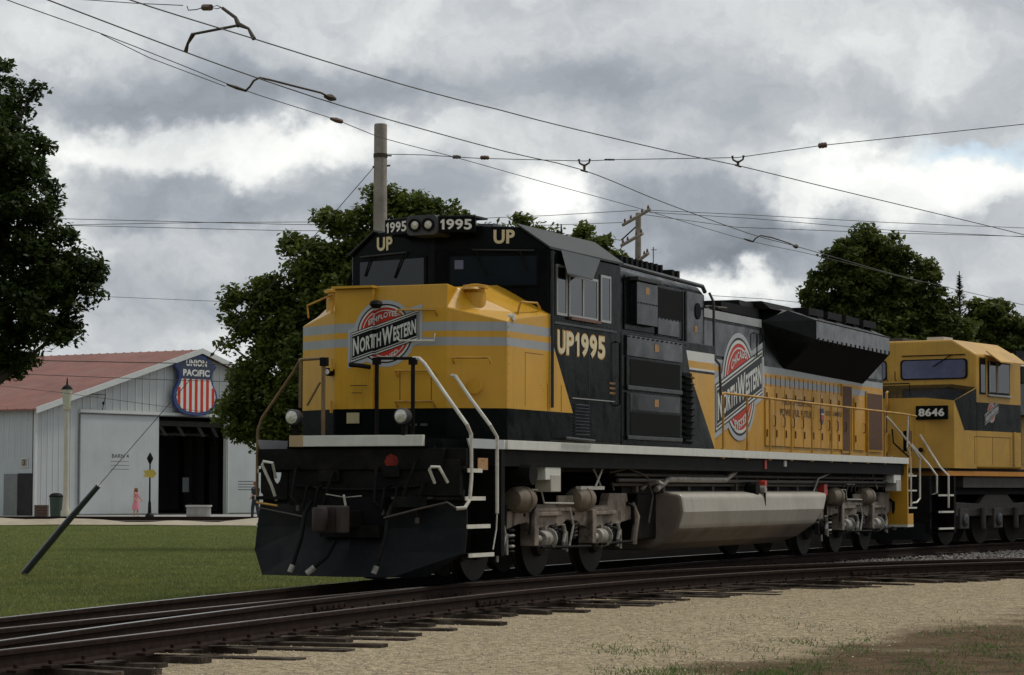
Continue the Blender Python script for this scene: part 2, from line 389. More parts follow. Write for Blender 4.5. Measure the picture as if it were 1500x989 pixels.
# small round lamp left of door
mb = MB(); p0 = L(482, 545, x=xn-.06); mb.lathe(tuple(p0), [(.055,-.04),(.055,.06)], dark, 'x', 14); mb.lathe((p0.x-.05,p0.y,p0.z), [(.035,-.01),(.03,.012)], lamp_glass, 'x', 12); part(mb, 'nose_camera', nose, smooth=True)
# grab irons on nose front
def grab(pts, parent, r=.014, m=rail_yellow, name='grab_iron'):
    b = MB(); b.tube(pts, r, m, 8); return part(b, name, parent, smooth=True)
def grabh(px0, px1, py, x=xn, up=True):
    a = L(px0, py, x=x-.07); b = L(px1, py, x=x-.07); dz = .07 if up else 0
    grab([(x, a.y, a.z-dz), (x-.07, a.y, a.z), (x-.07, b.y, b.z), (x, b.y, b.z-dz)], nose)
grabh(583, 637, 454); grabh(579, 635, 543); grabh(579, 634, 588); grabh(662, 716, 524, x=xn+.02); 
grab([L(582, 494, x=xn-.08), L(585, 499, x=xn-.09), L(636, 499, x=xn-.09), L(637, 489, x=xn-.04)], nose, .014, rail_white)
b = MB()
for z in np.arange(2.35, 3.35, .12): b.lathe((1.16,-1.503,z), [(.009,-.004),(.009,0)], rail_yellow, 'y', 5)
b.box((1.7,-1.503,2.3),(1.705,-1.5,3.0), letter_brown); b.box((1.7,-1.503,3.0),(2.3,-1.5,3.005), letter_brown)
part(b, 'side_seam', nose)
# sand filler caps on both shoulders
for sg in (-1, 1):
    mb = MB(); c = (1.18, 1.02*sg, 3.62)
    mb.lathe(c, [(.14, -.08), (.14, .14), (.12, .16), (.12, .2), (.17, .2), (.17, .24), (.05, .26)], yellow, 'z', 20); part(mb, 'sand_filler', nose, smooth=True)
mb = MB(); c = L(691, 424, y=-1.02); mb.lathe(tuple(c), [(.09,-.01),(.12,.0),(.1,.03)], rail_yellow, 'z', 14); part(mb, 'filler_cap', nose, smooth=True)
mb = MB(); mb.lathe((1.3, -1.47, 3.44), [(.05,-.05),(.05,.03)], lamp_glass, 'y', 12); part(mb, 'marker_lamp', nose)
grab([(1.55,-1.44,3.45), (1.55,-1.5,3.66), (2.1,-1.5,3.68), (2.35,-1.44,3.62)], nose)
grab([L(452, 466, x=1.0), L(450, 448, x=1.0), L(488, 431, x=1.0), L(490, 440, x=1.0)], nose)
# panel seams and small hatch on the nose front right
mb = MB()
for px in (586, 632): a = L(px, 545, x=xn); mb.box((xn-.004, a.y-.004, 2.32), (xn+.001, a.y+.004, 2.74), letter_brown)
part(mb, 'panel_seam', nose)
mb = MB(); c = L(694, 566, x=xn+.1); mb.lathe((xn+.12, c.y, c.z), [(.1,-.012),(.1,.02)], yellow, 'x', 24); part(mb, 'round_cover', nose)
# lower black plate items
def emblem(parent, P, R, hl, hh, slope, top, bottom, halo, dv=.1, name='emblem'):
    """P(u, v, layer) -> point; u to the right in the picture, v up; disc radius R; bar half length hl, half height hh"""
    b = MB(); N = 56
    def disc(r, lay, m): b.add([P(r*math.cos(2*PI*k/N), dv*R + r*math.sin(2*PI*k/N), lay) for k in range(N)], [tuple(range(N))], m)
    def bar(l, h, lay, m): b.add([P(-l, -h - slope*l, lay), P(l, -h + slope*l, lay), P(l, h + slope*l, lay), P(-l, h - slope*l, lay)], [(0,1,2,3)], m)
    disc(R*(1+halo), 0, egrey); bar(hl*(1+halo*.62), hh+R*halo*1.0, .5, egrey)
    disc(R*1.02, 1, eblack); disc(R*.97, 2, ewhite)
    disc(R*.90, 3, ered)
    ring = [(.82, ewhite), (.785, ered)]
    for i, (k, m) in enumerate(ring): disc(R*k, 4+i, m)
    bar(hl*1.0, hh, 6, eblack); bar(hl*.985, hh-R*.03, 7, ewhite); bar(hl*.965, hh-R*.075, 8, eblack); bar(hl*.945, hh-R*.115, 9, ewhite); bar(hl*.938, hh-R*.145, 10, eblack)
    th = (hh-R*.165)
    def word(s, u0, u1, h0, h1, lay=11):
        put_text(b, s, lambda x, y: P(u0+(u1-u0)*x, slope*(u0+(u1-u0)*x) + h0+(h1-h0)*y, lay), ewhite, .05)
    word('N', -hl*.92, -hl*.74, -th*.86, th*.86); word('ORTH', -hl*.71, -hl*.13, -th*.78, th*.62)
    word('W', -hl*.10, hl*.22, -th*.86, th*.86); word('ESTERN', hl*.24, hl*.92, -th*.78, th*.62)
    for s, c0 in ((top, 1), (bottom, -1)):
        ht = R*.19; vc = hh + R*.045 if c0 > 0 else -hh - R*.06 - ht
        wd = R*(1.02 if c0 > 0 else .86); uo = -R*.06 if c0 > 0 else R*.05
        put_text(b, s, lambda x, y: P(uo+(x-.5)*wd, vc + slope*(uo+(x-.5)*wd) + c0*R*.10*(1-(2*x-1)**2) - c0*R*.02 + ht*y, 11), ewhite, .04)
    o = part(b, name, parent)
    return o
cc = L(557, 490, x=xn-.01); rr_ = (L(561, 447, x=xn).z - L(559.6, 532, x=xn).z)/2
le = L(512, 510, x=xn-.1); re = L(614.3, 475, x=xn)
hl = (le.y - re.y)/2; uc = (le.y+re.y)/2; zc = (le.z+re.z)/2; slope = (re.z-le.z)/(le.y-re.y)
hh = (L(512, 488, x=xn-.1).z - L(512, 532, x=xn-.1).z)/2
def PF(u, v, lay): return (xn - .004 - .0015*lay, uc - u, zc + v)
em = emblem(nose, PF, rr_, hl, hh, slope, 'EMPLOYEE', 'OWNED', .15)
bmn = bmesh.new(); bmn.from_mesh(em.data)
for yy_ in (yr-.0035, yr-.005): bmesh.ops.bisect_plane(bmn, geom=bmn.verts[:]+bmn.edges[:]+bmn.faces[:], plane_co=(0, yy_, 0), plane_no=(0,1,0), dist=1e-6)
for v in bmn.verts:
    if v.co.y > yr-.0042: v.co.x -= DOORP
bmn.to_mesh(em.data); bmn.free()

# --- cab
mb = MB()
xt = 2.12; xs = 2.54; xb = 5.2
# outline in plan: tip at centre, swept to the sides
plan = [(xt, 0), (xs, -1.5), (xb, -1.5), (xb, 1.5), (xs, 1.5)]
zb, ze = 1.85, 4.45
low = [(x, y, zb) for x, y in plan]; hi = [(x, y, ze) for x, y in plan]; 
rf = [(xt+.02, 0, 4.80), (xs-.1, -1.1, 4.75), (xb, -1.1, 4.75), (xb, 1.1, 4.75), (xs-.1, 1.1, 4.75)]
vs = low + hi + rf
fs = [(4,3,2,1,0), (0,1,6,5), (1,2,7,6), (2,3,8,7), (3,4,9,8), (4,0,5,9), (5,6,11,10), (6,7,12,11), (7,8,13,12), (8,9,14,13), (9,5,10,14), (10,11,12,13,14)]
mb.add(vs, fs, black)
cab = part(mb, 'cab')
def cab_fn(c, n):
    if abs(n.y) > .9 and c.z > 2.25 and c.z < 3.55:
        # yellow wedge in front of the diagonal
        xd = 2.35 + (3.55 - c.z) * (3.36-2.35)/(3.55-2.25)
        if c.x < xd:
            return 1 if (3.25 < c.z < 3.37 or 3.06 < c.z < 3.17) else 0
    return 2
cut_paint(cab, ZP + [((2.35,0,3.55),(1.3,0,1.01)), ((0,0,3.5505),(0,0,1))], cab_fn, [yellow, grey_stripe, black])
bv = cab.modifiers.new('bevel', 'BEVEL'); bv.width = .03; bv.segments = 3; bv.limit_method = 'ANGLE'; bv.angle_limit = math.radians(14)
# roof skin slightly lighter
roof_m = mat('roof_grey', (.03, .032, .031), .5, spec=.3, var=.2, scale=2)
mb = MB()
for sg in (-1, 1):
    mb.add([(xs-.06, sg*1.53, 4.44), (xb+.03, sg*1.53, 4.44), (xb+.03, sg*1.08, 4.765), (xs-.16, sg*1.08, 4.765), (xs-.06, sg*1.53, 4.47), (xb+.03, sg*1.53, 4.47), (xb+.03, sg*1.08, 4.79), (xs-.16, sg*1.08, 4.79)],
           [(0,1,2,3),(4,5,6,7),(0,1,5,4),(1,2,6,5),(2,3,7,6),(3,0,4,7)], roof_m)
part(mb, 'roof', cab)
# ledge + side details
mb = MB(); mb.box((xs+.1, -1.53, 3.44), (xb-.25, -1.495, 3.47), grille_m); mb.box((3.3, -1.52, 2.45), (4.9, -1.497, 2.463), silver_edge); part(mb, 'side_ledge', cab)
mb = MB(); mb.tube([(xs+.02, -1.53, 2.3), (xs+.02, -1.53, 4.42)], .022, roof_m); part(mb, 'corner_trim', cab)
# windscreens
def on_face(t, z, sg, off):            # t metres from tip along the swept front
    d = Vector((xs-xt, 1.5*sg, 0)); Lg = d.length; d.normalize(); n = Vector((-d.y*sg, d.x*sg, 0)) if True else None
    n = Vector((-1.5, (xs-xt)*sg, 0)).normalized()
    p = Vector((xt, 0, z)) + d*t + n*off; return p
def faceslab(b, t0, t1, z0, z1, sg, o0, o1, m):
    P = [on_face(t, z, sg, o) for o in (o0, o1) for t, z in ((t0,z0),(t1,z0),(t1,z1),(t0,z1))]
    b.add(P, [(0,1,2,3),(4,5,6,7),(0,1,5,4),(1,2,6,5),(2,3,7,6),(3,0,4,7)], m)
for sg in (-1, 1):
    b = MB(); faceslab(b, .16, 1.42, 3.93, 4.38, sg, -.01, .02, black); fr = part(b, 'windshield_frame', cab, bevel=.008)
    b = MB(); faceslab(b, .2, 1.38, 3.96, 4.35, sg, .0, .0235, shield_glass); part(b, 'windshield', fr)
    b = MB(); b.tube([on_face(.5, 4.44, sg, .03), on_face(1.35, 4.42, sg, .05)], .012, roof_m); b.tube([on_face(.55, 4.42, sg, .05), on_face(.72, 4.1, sg, .04)], .012, dark); b.tube([on_face(1.15, 4.42, sg, .05), on_face(1.27, 4.15, sg, .04)], .012, dark)
    part(b, 'wiper', fr)
    b = MB()
    u0 = .92 if sg < 0 else .86
    if sg < 0: put_text(b, 'UP', lambda x, y: on_face(.79+.29*x, 4.52+.19*y, -1, .006), lettering_cream, .05)
    else: put_text(b, 'UP', lambda x, y: on_face(1.08-.29*x, 4.49+.19*y, 1, .006), lettering_cream, .05)
    part(b, 'lettering', cab)
# bluish sticker in windscreen
b = MB(); faceslab(b, .26, .38, 4.18, 4.3, -1, .022, .026, mat('window_sticker', (.12,.14,.22), .5)); part(b, 'sticker', cab)
# number boards and headlight cluster
NB = Vector((1.78, .03, 4.60))
def nbp(u, v, off, sg):      # u metres from centre outwards
    a = math.radians(23); d = Vector((math.sin(a), sg*math.cos(a), 0)); n = Vector((-math.cos(a), sg*math.sin(a), 0))
    return NB + Vector((0, sg*.2, 0)) + d*u + n*off + Vector((0,0,v))
for sg in (-1, 1):
    b = MB(); P = [nbp(u, v, 0, sg) for u, v in ((0,.05),(.525,.05),(.525,.27),(0,.27))]
    P2 = [Vector((2.3, p.y*.8, p.z-.0)) for p in P]
    b.add(P+P2, [(0,1,2,3),(4,5,6,7),(0,1,5,4),(1,2,6,5),(2,3,7,6),(3,0,4,7)], black); nb = part(b, 'number_board', cab, bevel=.008)
    b = MB()
    if sg < 0: put_text(b, '1995', lambda x, y: nbp(.045+.44*x, .085+.14*y, .012, -1), lettering_white, .035)
    else: put_text(b, '1995', lambda x, y: nbp(.485-.44*x, .085+.14*y, .012, 1), lettering_white, .035)
    part(b, 'lettering', nb)
b = MB()
pts = []
hw, hh2, r = .225, .135, .06
for cx_, cy_, a0 in ((hw-r, hh2-r, 0), (-hw+r, hh2-r, 90), (-hw+r, -hh2+r, 180), (hw-r, -hh2+r, 270)):
    for k in range(5):
        a = math.radians(a0 + 22.5*k); pts.append((NB.y + cx_ + r*math.cos(a), NB.z + .15 + cy_ + r*math.sin(a)))
b.prism(pts, 'x', NB.x-.05, NB.x+.5, grille_m); hl_ = part(b, 'headlight', cab, smooth=True)
for dy in (-.1, .1):
    b = MB(); c = (NB.x-.05, NB.y+dy, NB.z+.15)
    b.lathe(c, [(.088, 0), (.088, -.035), (.072, -.035), (.05, -.006), (.0, .0)], dark, 'x', 22); b.lathe((c[0]-.012, c[1], c[2]), [(.07,.004), (.045,-.004), (.01,-.012)], lamp_glass, 'x', 20)
    part(b, 'lamp', hl_, smooth=True)
b = MB(); b.box((1.95, -.62, 4.86), (2.45, -.1, 4.885), roof_m); b.box((2.9, -.5, 4.78), (3.4, .1, 4.86), grille_m); part(b, 'roof_hatch', cab)
# cab side windows
def sidewin(x0, x1, z0, z1, nm='side_window', yy=-1.5, s=1):
    b = MB()
    for a0, a1, c0, c1 in ((x0-.035, x1+.035, z0-.035, z0), (x0-.035, x1+.035, z1, z1+.035), (x0-.035, x0, z0, z1), (x1, x1+.035, z0, z1)):
        b.box((a0, yy*1.0-.02*s, c0), (a1, yy+.002*s, c1), silver_edge)
    fr = part(b, nm, cab)
    b = MB(); b.box((x0, yy-.012*s, z0), (x1, yy+.001*s, z1), glass); part(b, 'glass', fr); return fr
for yy, s in ((-1.5, 1), (1.5, -1)):
    sidewin(2.78, 3.08, 3.6, 4.22, yy=yy, s=s); f = sidewin(3.22, 4.22, 3.6, 4.12, yy=yy, s=s); sidewin(4.4, 4.72, 3.6, 4.2, yy=yy, s=s)
    b = MB(); b.box((3.68, yy-.022*s, 3.6), (3.72, yy+.002*s, 4.12), silver_edge); b.box((3.2, yy-.05*s, 3.53), (4.3, yy+.002*s, 3.57), mat('arm_rest', (.14,.07,.05), .6)); part(b, 'window_bar', f)
    a_, b_, c_, d_ = L(822,368,y=-1.53), L(879,382,y=-1.53), L(868,411,y=-1.68), L(831,401.5,y=-1.68)
    P_ = [(p.x, -p.y*(-s), p.z+dz) for dz in (0, .02) for p in (a_, b_, c_, d_)]
    P_ = [(x, (-abs(y) if s > 0 else abs(y)), z) for x, y, z in P_]
    b = MB(); b.add(P_, [(0,1,2,3),(4,5,6,7),(0,1,5,4),(1,2,6,5),(2,3,7,6),(3,0,4,7)], mat('awning_grey', (.03,.034,.032), .35, var=.2, spec=.3)); part(b, 'window_awning', cab)
b = MB(); put_text(b, 'UP1995', lambda x, y: (2.78+1.82*x, -1.504, 3.03+.345*y), mat('lettering_outline', (.50,.26,.03), .5), .085); put_text(b, 'UP1995', lambda x, y: (2.80+1.78*x, -1.507, 3.045+.315*y), lettering_cream, .05); part(b, 'lettering', cab)
b = MB()
for z in (2.56, 2.63, 2.70): b.box((4.72, -1.508, z), (4.95, -1.5, z+.03), mat('brown_label', (.20,.10,.03), .6))
part(b, 'warning_label', cab)
b = MB()
for k in range(10): z = 1.95+.045*k; b.add([(3.42,-1.503,z),(3.9,-1.503,z),(3.9,-1.54,z+.012),(3.42,-1.54,z+.012),(3.42,-1.503,z+.022),(3.9,-1.503,z+.022)], [(0,1,2,3),(3,2,5,4),(0,3,4),(1,5,2)], mat('louver_grey', (.14,.155,.19), .35, .3))
part(b, 'louver', cab)
b = MB(); b.tube([(2.95,-1.56,1.9),(3.0,-1.57,1.9),(3.9,-1.57,1.88),(4.0,-1.56,1.88)], .02, grille_m); part(b, 'foot_rail', cab)
for zz in (2.3, 2.0):   # seams on the yellow side below
    pass
b = MB()
for px in (802, 822): a = L(px, 580, y=-1.5); b.box((a.x-.004, -1.504, 2.26), (a.x+.004, -1.5, 2.62), letter_brown)
part(b, 'panel_seam', cab)

b = MB()
for x in (3.95, 5.0): b.box((x,-1.503,2.3),(x+.008,-1.5,3.4), grille_m)
for x in np.arange(2.7, 5.1, .14): b.lathe((x,-1.503,3.5), [(.008,-.004),(.008,.0)], grille_m, 'y', 5)
b.tube([(4.98,-1.5,2.4),(4.98,-1.56,2.42),(4.98,-1.56,3.3),(4.98,-1.5,3.32)], .014, dark)
part(b, 'side_rivets', cab)
# --- equipment cabinets behind the cab
b = MB(); prof = [(-1.5,1.85),(1.5,1.85),(1.5,3.48),(1.32,3.5),(1.32,4.3),(1.22,4.42),(.85,4.62),(-.85,4.62),(-1.22,4.42),(-1.32,4.3),(-1.32,3.5),(-1.5,3.48)]
b.prism(prof, 'x', 5.2, 9.31, black); cabi = part(b, 'equipment_cabinet')
def cabi_fn(c, n):
    if abs(n.y) > .9 and c.z < 3.48:
        xd = 8.15 + (3.0 - c.z)*(1.15/1.15)
        if c.z < 3.02 and c.x > xd: return 0
        if c.x > 7.98 + (3.34-c.z)*.5 and c.z > 3.06 and c.z < 3.35: return 1 if (c.z > 3.2) else (0 if c.z > 3.09 else 1)
    return 2
cut_paint(cabi, [((0,0,z),(0,0,1)) for z in (3.02, 3.06, 3.09, 3.2, 3.35)] + [((8.15,0,3.0),(1,0,1)), ((7.98,0,3.34),(1,0,.5))], cabi_fn, [yellow, ewhite, black])
bv = cabi.modifiers.new('bevel', 'BEVEL'); bv.width = .012; bv.segments = 2; bv.limit_method = 'ANGLE'; bv.angle_limit = math.radians(20)
gloss = mat('cabinet_panel_gloss', (.012, .014, .016), .2, spec=.3, var=.3, scale=2, col2=(.12,.13,.14), c2amt=.5, rvar=.08)
def panel(x0, x1, z0, z1, y, m, t=.03, nm='panel', par=None, bev=.006):
    b = MB(); b.box((x0, y-t, z0), (x1, y+.002, z1), m); return part(b, nm, par or cabi, bevel=bev)
panel(5.36, 7.72, 3.14, 3.44, -1.5, gloss); 
pv_ = panel(5.36, 7.72, 2.64, 3.13, -1.5, black, .02)
panel(5.5, 7.62, 2.72, 3.1, -1.52, vent_dark, .006, 'vent_opening', pv_); panel(5.38, 7.7, 2.65, 2.71, -1.52, grille_m, .02, 'vent_ledge', pv_)
pv_ = panel(5.36, 7.72, 1.92, 2.61, -1.5, black, .02); panel(5.5, 7.62, 1.99, 2.33, -1.52, vent_dark, .006, 'vent_opening', pv_); panel(5.38, 7.7, 1.93, 1.985, -1.52, grille_m, .02, 'vent_ledge', pv_)
panel(5.5, 7.62, 2.36, 2.6, -1.521, gloss, .004, 'access_plate', pv_)
for x, z, y in ((6.5, 3.3, -1.532), (6.5, 2.48, -1.527)): panel(x, x+.17, z-.05, z+.06, y, orange_m, .003, 'warning_label', None, 0)
b = MB(); b.box((7.8, -1.505, 1.9), (8.22, -1.5, 3.0), vent_dark)
for k in range(11): z = 1.93+.097*k; b.add([(7.8,-1.502,z),(8.22,-1.502,z),(8.22,-1.56,z+.03),(7.8,-1.56,z+.03),(7.8,-1.502,z+.06),(8.22,-1.502,z+.06)], [(0,1,2,3),(3,2,5,4),(0,3,4),(1,5,2)], black)
part(b, 'louver_column', cabi)
# bolts row
b = MB()
for x in np.arange(5.42, 7.9, .2): b.lathe((x, -1.535, 3.42), [(.014,-.012),(.014,.0)], vent_dark, 'y', 6)
for x in np.arange(6.1, 6.9, .13): b.lathe((x, -1.45, 3.96), [(.012,-.012),(.012,.0)], vent_dark, 'y', 6)
for x in np.arange(7.1, 8.1, .16): b.lathe((x, -1.36, 3.8), [(.012,-.012),(.012,.0)], vent_dark, 'y', 6)
part(b, 'bolt_row', cabi)
pv_ = panel(5.75, 7.0, 3.55, 4.36, -1.32, black, .02); px_ = panel(6.0, 6.88, 3.64, 4.27, -1.32, gloss, .12, 'hatch_cover'); panel(5.95, 6.93, 4.28, 4.34, -1.34, roof_m, .14, 'hatch_hood', pv_)
panel(6.35, 6.52, 4.10, 4.21, -1.44, orange_m, .004, 'warning_label', None, 0)
pv_ = panel(7.06, 8.3, 3.53, 4.3, -1.32, black, .012); panel(7.1, 8.26, 3.82, 4.27, -1.332, vent_dark, .004, 'vent_opening', pv_); panel(7.1, 8.05, 3.55, 3.8, -1.332, gloss, .03, 'vent_flap', pv_)
pv_ = panel(8.42, 9.28, 3.5, 4.3, -1.32, gloss, .02, 'cabinet_door')
b = MB(); b.lathe((8.95, -1.345, 4.02), [(.13,-.01),(.13,.0)], vent_dark, 'y', 24); part(b, 'round_vent', pv_); panel(8.8, 8.93, 3.68, 3.78, -1.342, orange_m, .004, 'warning_label', pv_, 0)
b = MB(); b.tube([(5.4,-1.3,4.5),(9.3,-1.3,4.44),(9.42,-1.3,4.36)], .035, grille_m); b.tube([(8.36,-1.36,3.5),(8.36,-1.36,4.3)], .02, grille_m); part(b, 'roof_rail', cabi, smooth=True)
# roof bumps
b = MB(); b.box((5.3,-.7,4.6),(6.9,.7,4.68), roof_m); b.prism([(-.75,4.6),(.75,4.6),(.65,4.74),(-.65,4.74)], 'x', 6.9, 8.9, roof_m)
for x in np.arange(7, 8.9, .22): b.box((x, -.8, 4.6), (x+.08, .8, 4.76), dark)
for x in (9.0, 9.25): b.box((x, -.9, 4.56), (x+.1, .9, 4.7), dark)
part(b, 'roof_equipment', cabi)
b = MB(); b.tube([(9.46,-1.36,4.35),(9.5,-1.42,4.2),(9.52,-1.42,3.3),(9.55,-1.5,3.2),(9.55,-1.52,2.72)], .022, pipe_m); b.tube([(9.42,-1.3,4.12),(9.6,-1.3,4.14),(9.66,-1.45,4.12),(9.6,-1.6,4.1),(9.46,-1.5,4.1)], .022, pipe_m); part(b, 'grab_iron', cabi, smooth=True)

# --- long hood
b = MB(); prof = [(-.93,1.85),(.93,1.85),(.93,4.13),(.8,4.24),(-.8,4.24),(-.93,4.13)]
b.prism(prof, 'x', 9.29, 21.42, black); hood = part(b, 'long_hood')
def hood_fn(c, n):
    if n.x < -.9 or n.z > .5: return 2
    if c.z > 3.37 or c.z < 1.9: return 2
    return 1 if (3.25 < c.z < 3.37 or 3.06 < c.z < 3.17) else 0
cut_paint(hood, [((0,0,z),(0,0,1)) for z in (3.06, 3.17, 3.25, 3.37)], hood_fn, [hood_yellow, grey_stripe, black])
b = MB(); b.box((9.5,-.955,4.03),(13.4,-.93,4.17), mat('hood_top_plate', (.30,.31,.31), .4)); part(b, 'roof_edge_plate', hood)
# hood doors
def hooddoor(x0, x1, z0=1.97, z1=3.0, m=hood_yellow):
    b = MB(); b.box((x0, -.955, z0), (x1, -.925, z1), m); d = part(b, 'hood_door', hood, bevel=.006)
    b = MB()
    for z in (z0+.16, z1-.22): b.tube([(x0+.05,-.962,z),(x0+.05,-.962,z+.13)], .014, letter_brown)
    b.tube([(x1-.07,-.96,z0+.35),(x1-.07,-.99,z0+.37),(x1-.07,-.99,z0+.52),(x1-.07,-.96,z0+.54)], .01, letter_brown, 6)
    part(b, 'hinge_and_latch', d)
xd = 13.62
while xd < 18.2: hooddoor(xd, xd+.52); xd += .56
b = MB()
for x in np.arange(13.7, 18.3, .28): b.box((x, -.936, 3.02), (x+.018, -.93, 3.22), letter_brown)
part(b, 'hood_seam', hood)
for x0, x1, z0, z1 in ((18.42, 19.02, 1.95, 3.2), (20.15, 21.25, 2.0, 3.12)):
    b = MB(); b.box((x0-.04, -.96, z0-.04), (x1+.04, -.925, z1+.04), hood_yellow); s_ = part(b, 'screen_frame', hood)
    b = MB(); b.box((x0, -.966, z0), (x1, -.95, z1), screen_m); part(b, 'screen', s_)
hooddoor(19.25, 19.95)
# upper hood soot details: dark flaps on black upper hood
for x0, x1, z0, z1 in ((9.75, 10.25, 3.5, 3.8), (10.45, 10.6, 3.55, 3.9), (12.9, 13.2, 3.55, 3.75)): panel(x0, x1, z0, z1, -.93, vent_dark, .01, 'small_vent', hood, 0)
panel(9.55, 13.3, 3.42, 3.98, -.93, gloss, .012, 'upper_panel', hood)
# side emblem
ecx = 12.2; ecz = 2.91; Rr = .82
def PS(u, v, lay): return (ecx + u, -.9445 - .0012*lay, ecz + v)
emblem(hood, PS, Rr, 1.27, .40, .288, 'CHICAGO', 'SYSTEM', .12, .05)
b = MB()
for s_, x0, x1, z in (('PROUD HERITAGE', 14.55, 16.5, 2.72), ('POWERFUL FUTURE', 14.45, 16.5, 2.52), ('BUILDING AMERICA', 17.25, 18.35, 2.6)):
    h = .13 if x0 < 17 else .09
    put_text(b, s_, lambda x, y: (x0+(x1-x0)*x, -.958-.003, z+h*y), letter_brown, .02)
part(b, 'lettering', hood)
b = MB(); b.prism([(16.92,2.72),(17.1,2.72),(17.1,2.5),(17.01,2.42),(16.92,2.5)], 'y', -.972, -.95, blue_m); b.box((16.93,-.975,2.5),(17.09,-.968,2.6), red_paint); b.box((16.93,-.9755,2.6),(17.09,-.968,2.63), ewhite); part(b, 'small_shield', hood)
for x in (9.6, 10.2, 13.0, 13.35):
    b = MB(); b.tube([(x,-.93,3.5),(x,-1.0,3.52),(x,-1.0,3.9),(x,-.93,3.92)], .012, dark, 6); part(b, 'grab_iron', hood)
# --- radiator
b = MB()
H = {'F0': (13.4,-.94,4.14), 'F1': (13.4,-.94,3.95), 'F2': (14.77,-.94,3.37), 'F3': (14.9,-1.5,3.9), 'F4': (14.9,-1.5,4.24), 'F5': (14.2,-1.18,4.38), 'F6': (13.4,-.62,4.46), 'F7': (13.4,0,4.48),
     'B2': (19.92,-.94,3.3), 'B3': (19.85,-1.5,3.86), 'B4': (19.85,-1.5,4.2), 'B5': (19.85,-1.18,4.34), 'B7': (19.85,0,4.44), 'B8': (20.2,-.94,3.3)}
for sg in (0, 1):
    q = (lambda v: v) if sg == 0 else mir
    for fc, m in ((('F0','F1','F2','F3'), black), (('F0','F3','F4','F5'), black), (('F0','F5','F6'), black), (('F2','B2','B3','F3'), vent_dark), (('F3','B3','B4','F4'), gloss), (('F4','B4','B5','F5'), roof_m), (('F5','B5','B7','F7','F6'), dark), (('B2','B3','B4','B5','B7'), black)):
        P = [q(H[k]) for k in fc]
        if fc[-1] == 'B7': P.append((19.85, 0, 3.3))
        b.face(P, m)
    b.face([q((13.4,0,3.9)), q(H['F1']), q(H['F0']), q(H['F6']), q(H['F7'])], black)
rad = part(b, 'radiator')
b = MB()
for k in range(4): b.box((15.1+1.2*k, -1.3, 4.36), (16.0+1.2*k, 1.3, 4.49), dark)
b.box((11.4,-.9,4.2),(13.4,.9,4.36), dark); b.prism([(-1.12,4.36),(1.12,4.36),(.95,4.5),(-.95,4.5)], 'x', 13.4, 15.1, vent_dark); b.prism([(-.9,4.2),(.9,4.2),(.8,4.47),(-.8,4.47)], 'x', 12.6, 13.6, dark)
b.tube([(14.95,-1.51,4.24),(19.85,-1.51,4.2)], .012, roof_m)
part(b, 'fan_deck', rad)
b = MB()
for x in np.arange(15.0, 19.8, .3): b.box((x, -1.51, 3.86), (x+.05, -1.49, 3.93), dark)
for x in np.arange(15.0, 19.8, .6): b.lathe((x, -1.3, 4.33), [(.025,-.02),(.025,.03)], dark, 'z', 6)
part(b, 'mesh_clip', rad)
# grey end panel under radiator at back
panel(19.95, 21.3, 3.42, 3.95, -.93, gloss, .012, 'upper_panel', hood)
# --- walkway rails near and far
for sgn, nm in ((-1, 'handrail'), (1, 'handrail')):
    b = MB(); y = 1.5*sgn
    b.tube([(9.6,y,1.85),(9.6,y,2.68),(9.7,y,2.74),(21.3,y,2.72),(21.5,y,2.62)] if sgn > 0 else [(9.6,y,2.72),(9.75,y,2.75),(20.95,y,2.72),(21.9,y,2.70)], .02, rail_yellow)
    hr = part(b, nm, smooth=True)
    for k in range(10):
        x = 9.72+1.219*k if k < 9 else 20.35+1.0
        b = MB(); b.tube([(x,y,1.72),(x,y,2.73)], .02, rail_yellow); b.box((x-.035,y-.012 if sgn<0 else y-.03,1.7),(x+.035,y+.03,1.86), rail_yellow); part(b, 'post', hr)
# --- steps front corner (both sides)
for sgn in (-1, 1):
    y0, y1 = sorted((1.02*sgn, 1.48*sgn))
    b = MB(); b.box((-.1, y0, 1.5), (.02, y1, 1.72), dark)
    b.box((.98, y0, .35), (1.1, y1, 1.75), dark); yy = 1.0*sgn; b.box((-.12, min(yy, yy+.05*sgn), .3), (1.05, max(yy, yy+.05*sgn), 1.75), dark)
    b.box((1.0, 1.47*sgn-.02, 1.72-.0), (1.12, 1.47*sgn+.02, 1.84), white)
    st = part(b, 'step_well', bevel=.006)
    for x0, x1, z in ((-.08,.35,1.46), (-.15,.45,1.11), (-.1,.6,.76), (-.05,.72,.4)):
        b = MB(); b.box((x0, y0, z-.04), (x1, y1, z), dark); ye = 1.485*sgn; b.box((x0, min(ye,ye+.015*sgn), z-.045), (x1, max(ye,ye+.015*sgn), z+.005), rail_white); part(b, 'tread', st)
    b = MB(); ye = 1.49*sgn
    b.add([(-.02, ye-.01, 1.72), (1.02, ye-.01, 1.72), (1.02, ye-.01, 1.84), (-.1, ye-.01, 1.84), (-.02, ye+.01, 1.72), (1.02, ye+.01, 1.72), (1.02, ye+.01, 1.84), (-.1, ye+.01, 1.84)], [(0,1,2,3),(4,5,6,7),(0,1,5,4),(1,2,6,5),(2,3,7,6),(3,0,4,7)], egrey); part(b, 'side_sill_stripe', st)
b = MB(); a = L(696, 663, y=-1.3); b.box((.25,-1.485,1.45),(.55,-1.475,1.6), orange_m); part(b, 'warning_label')
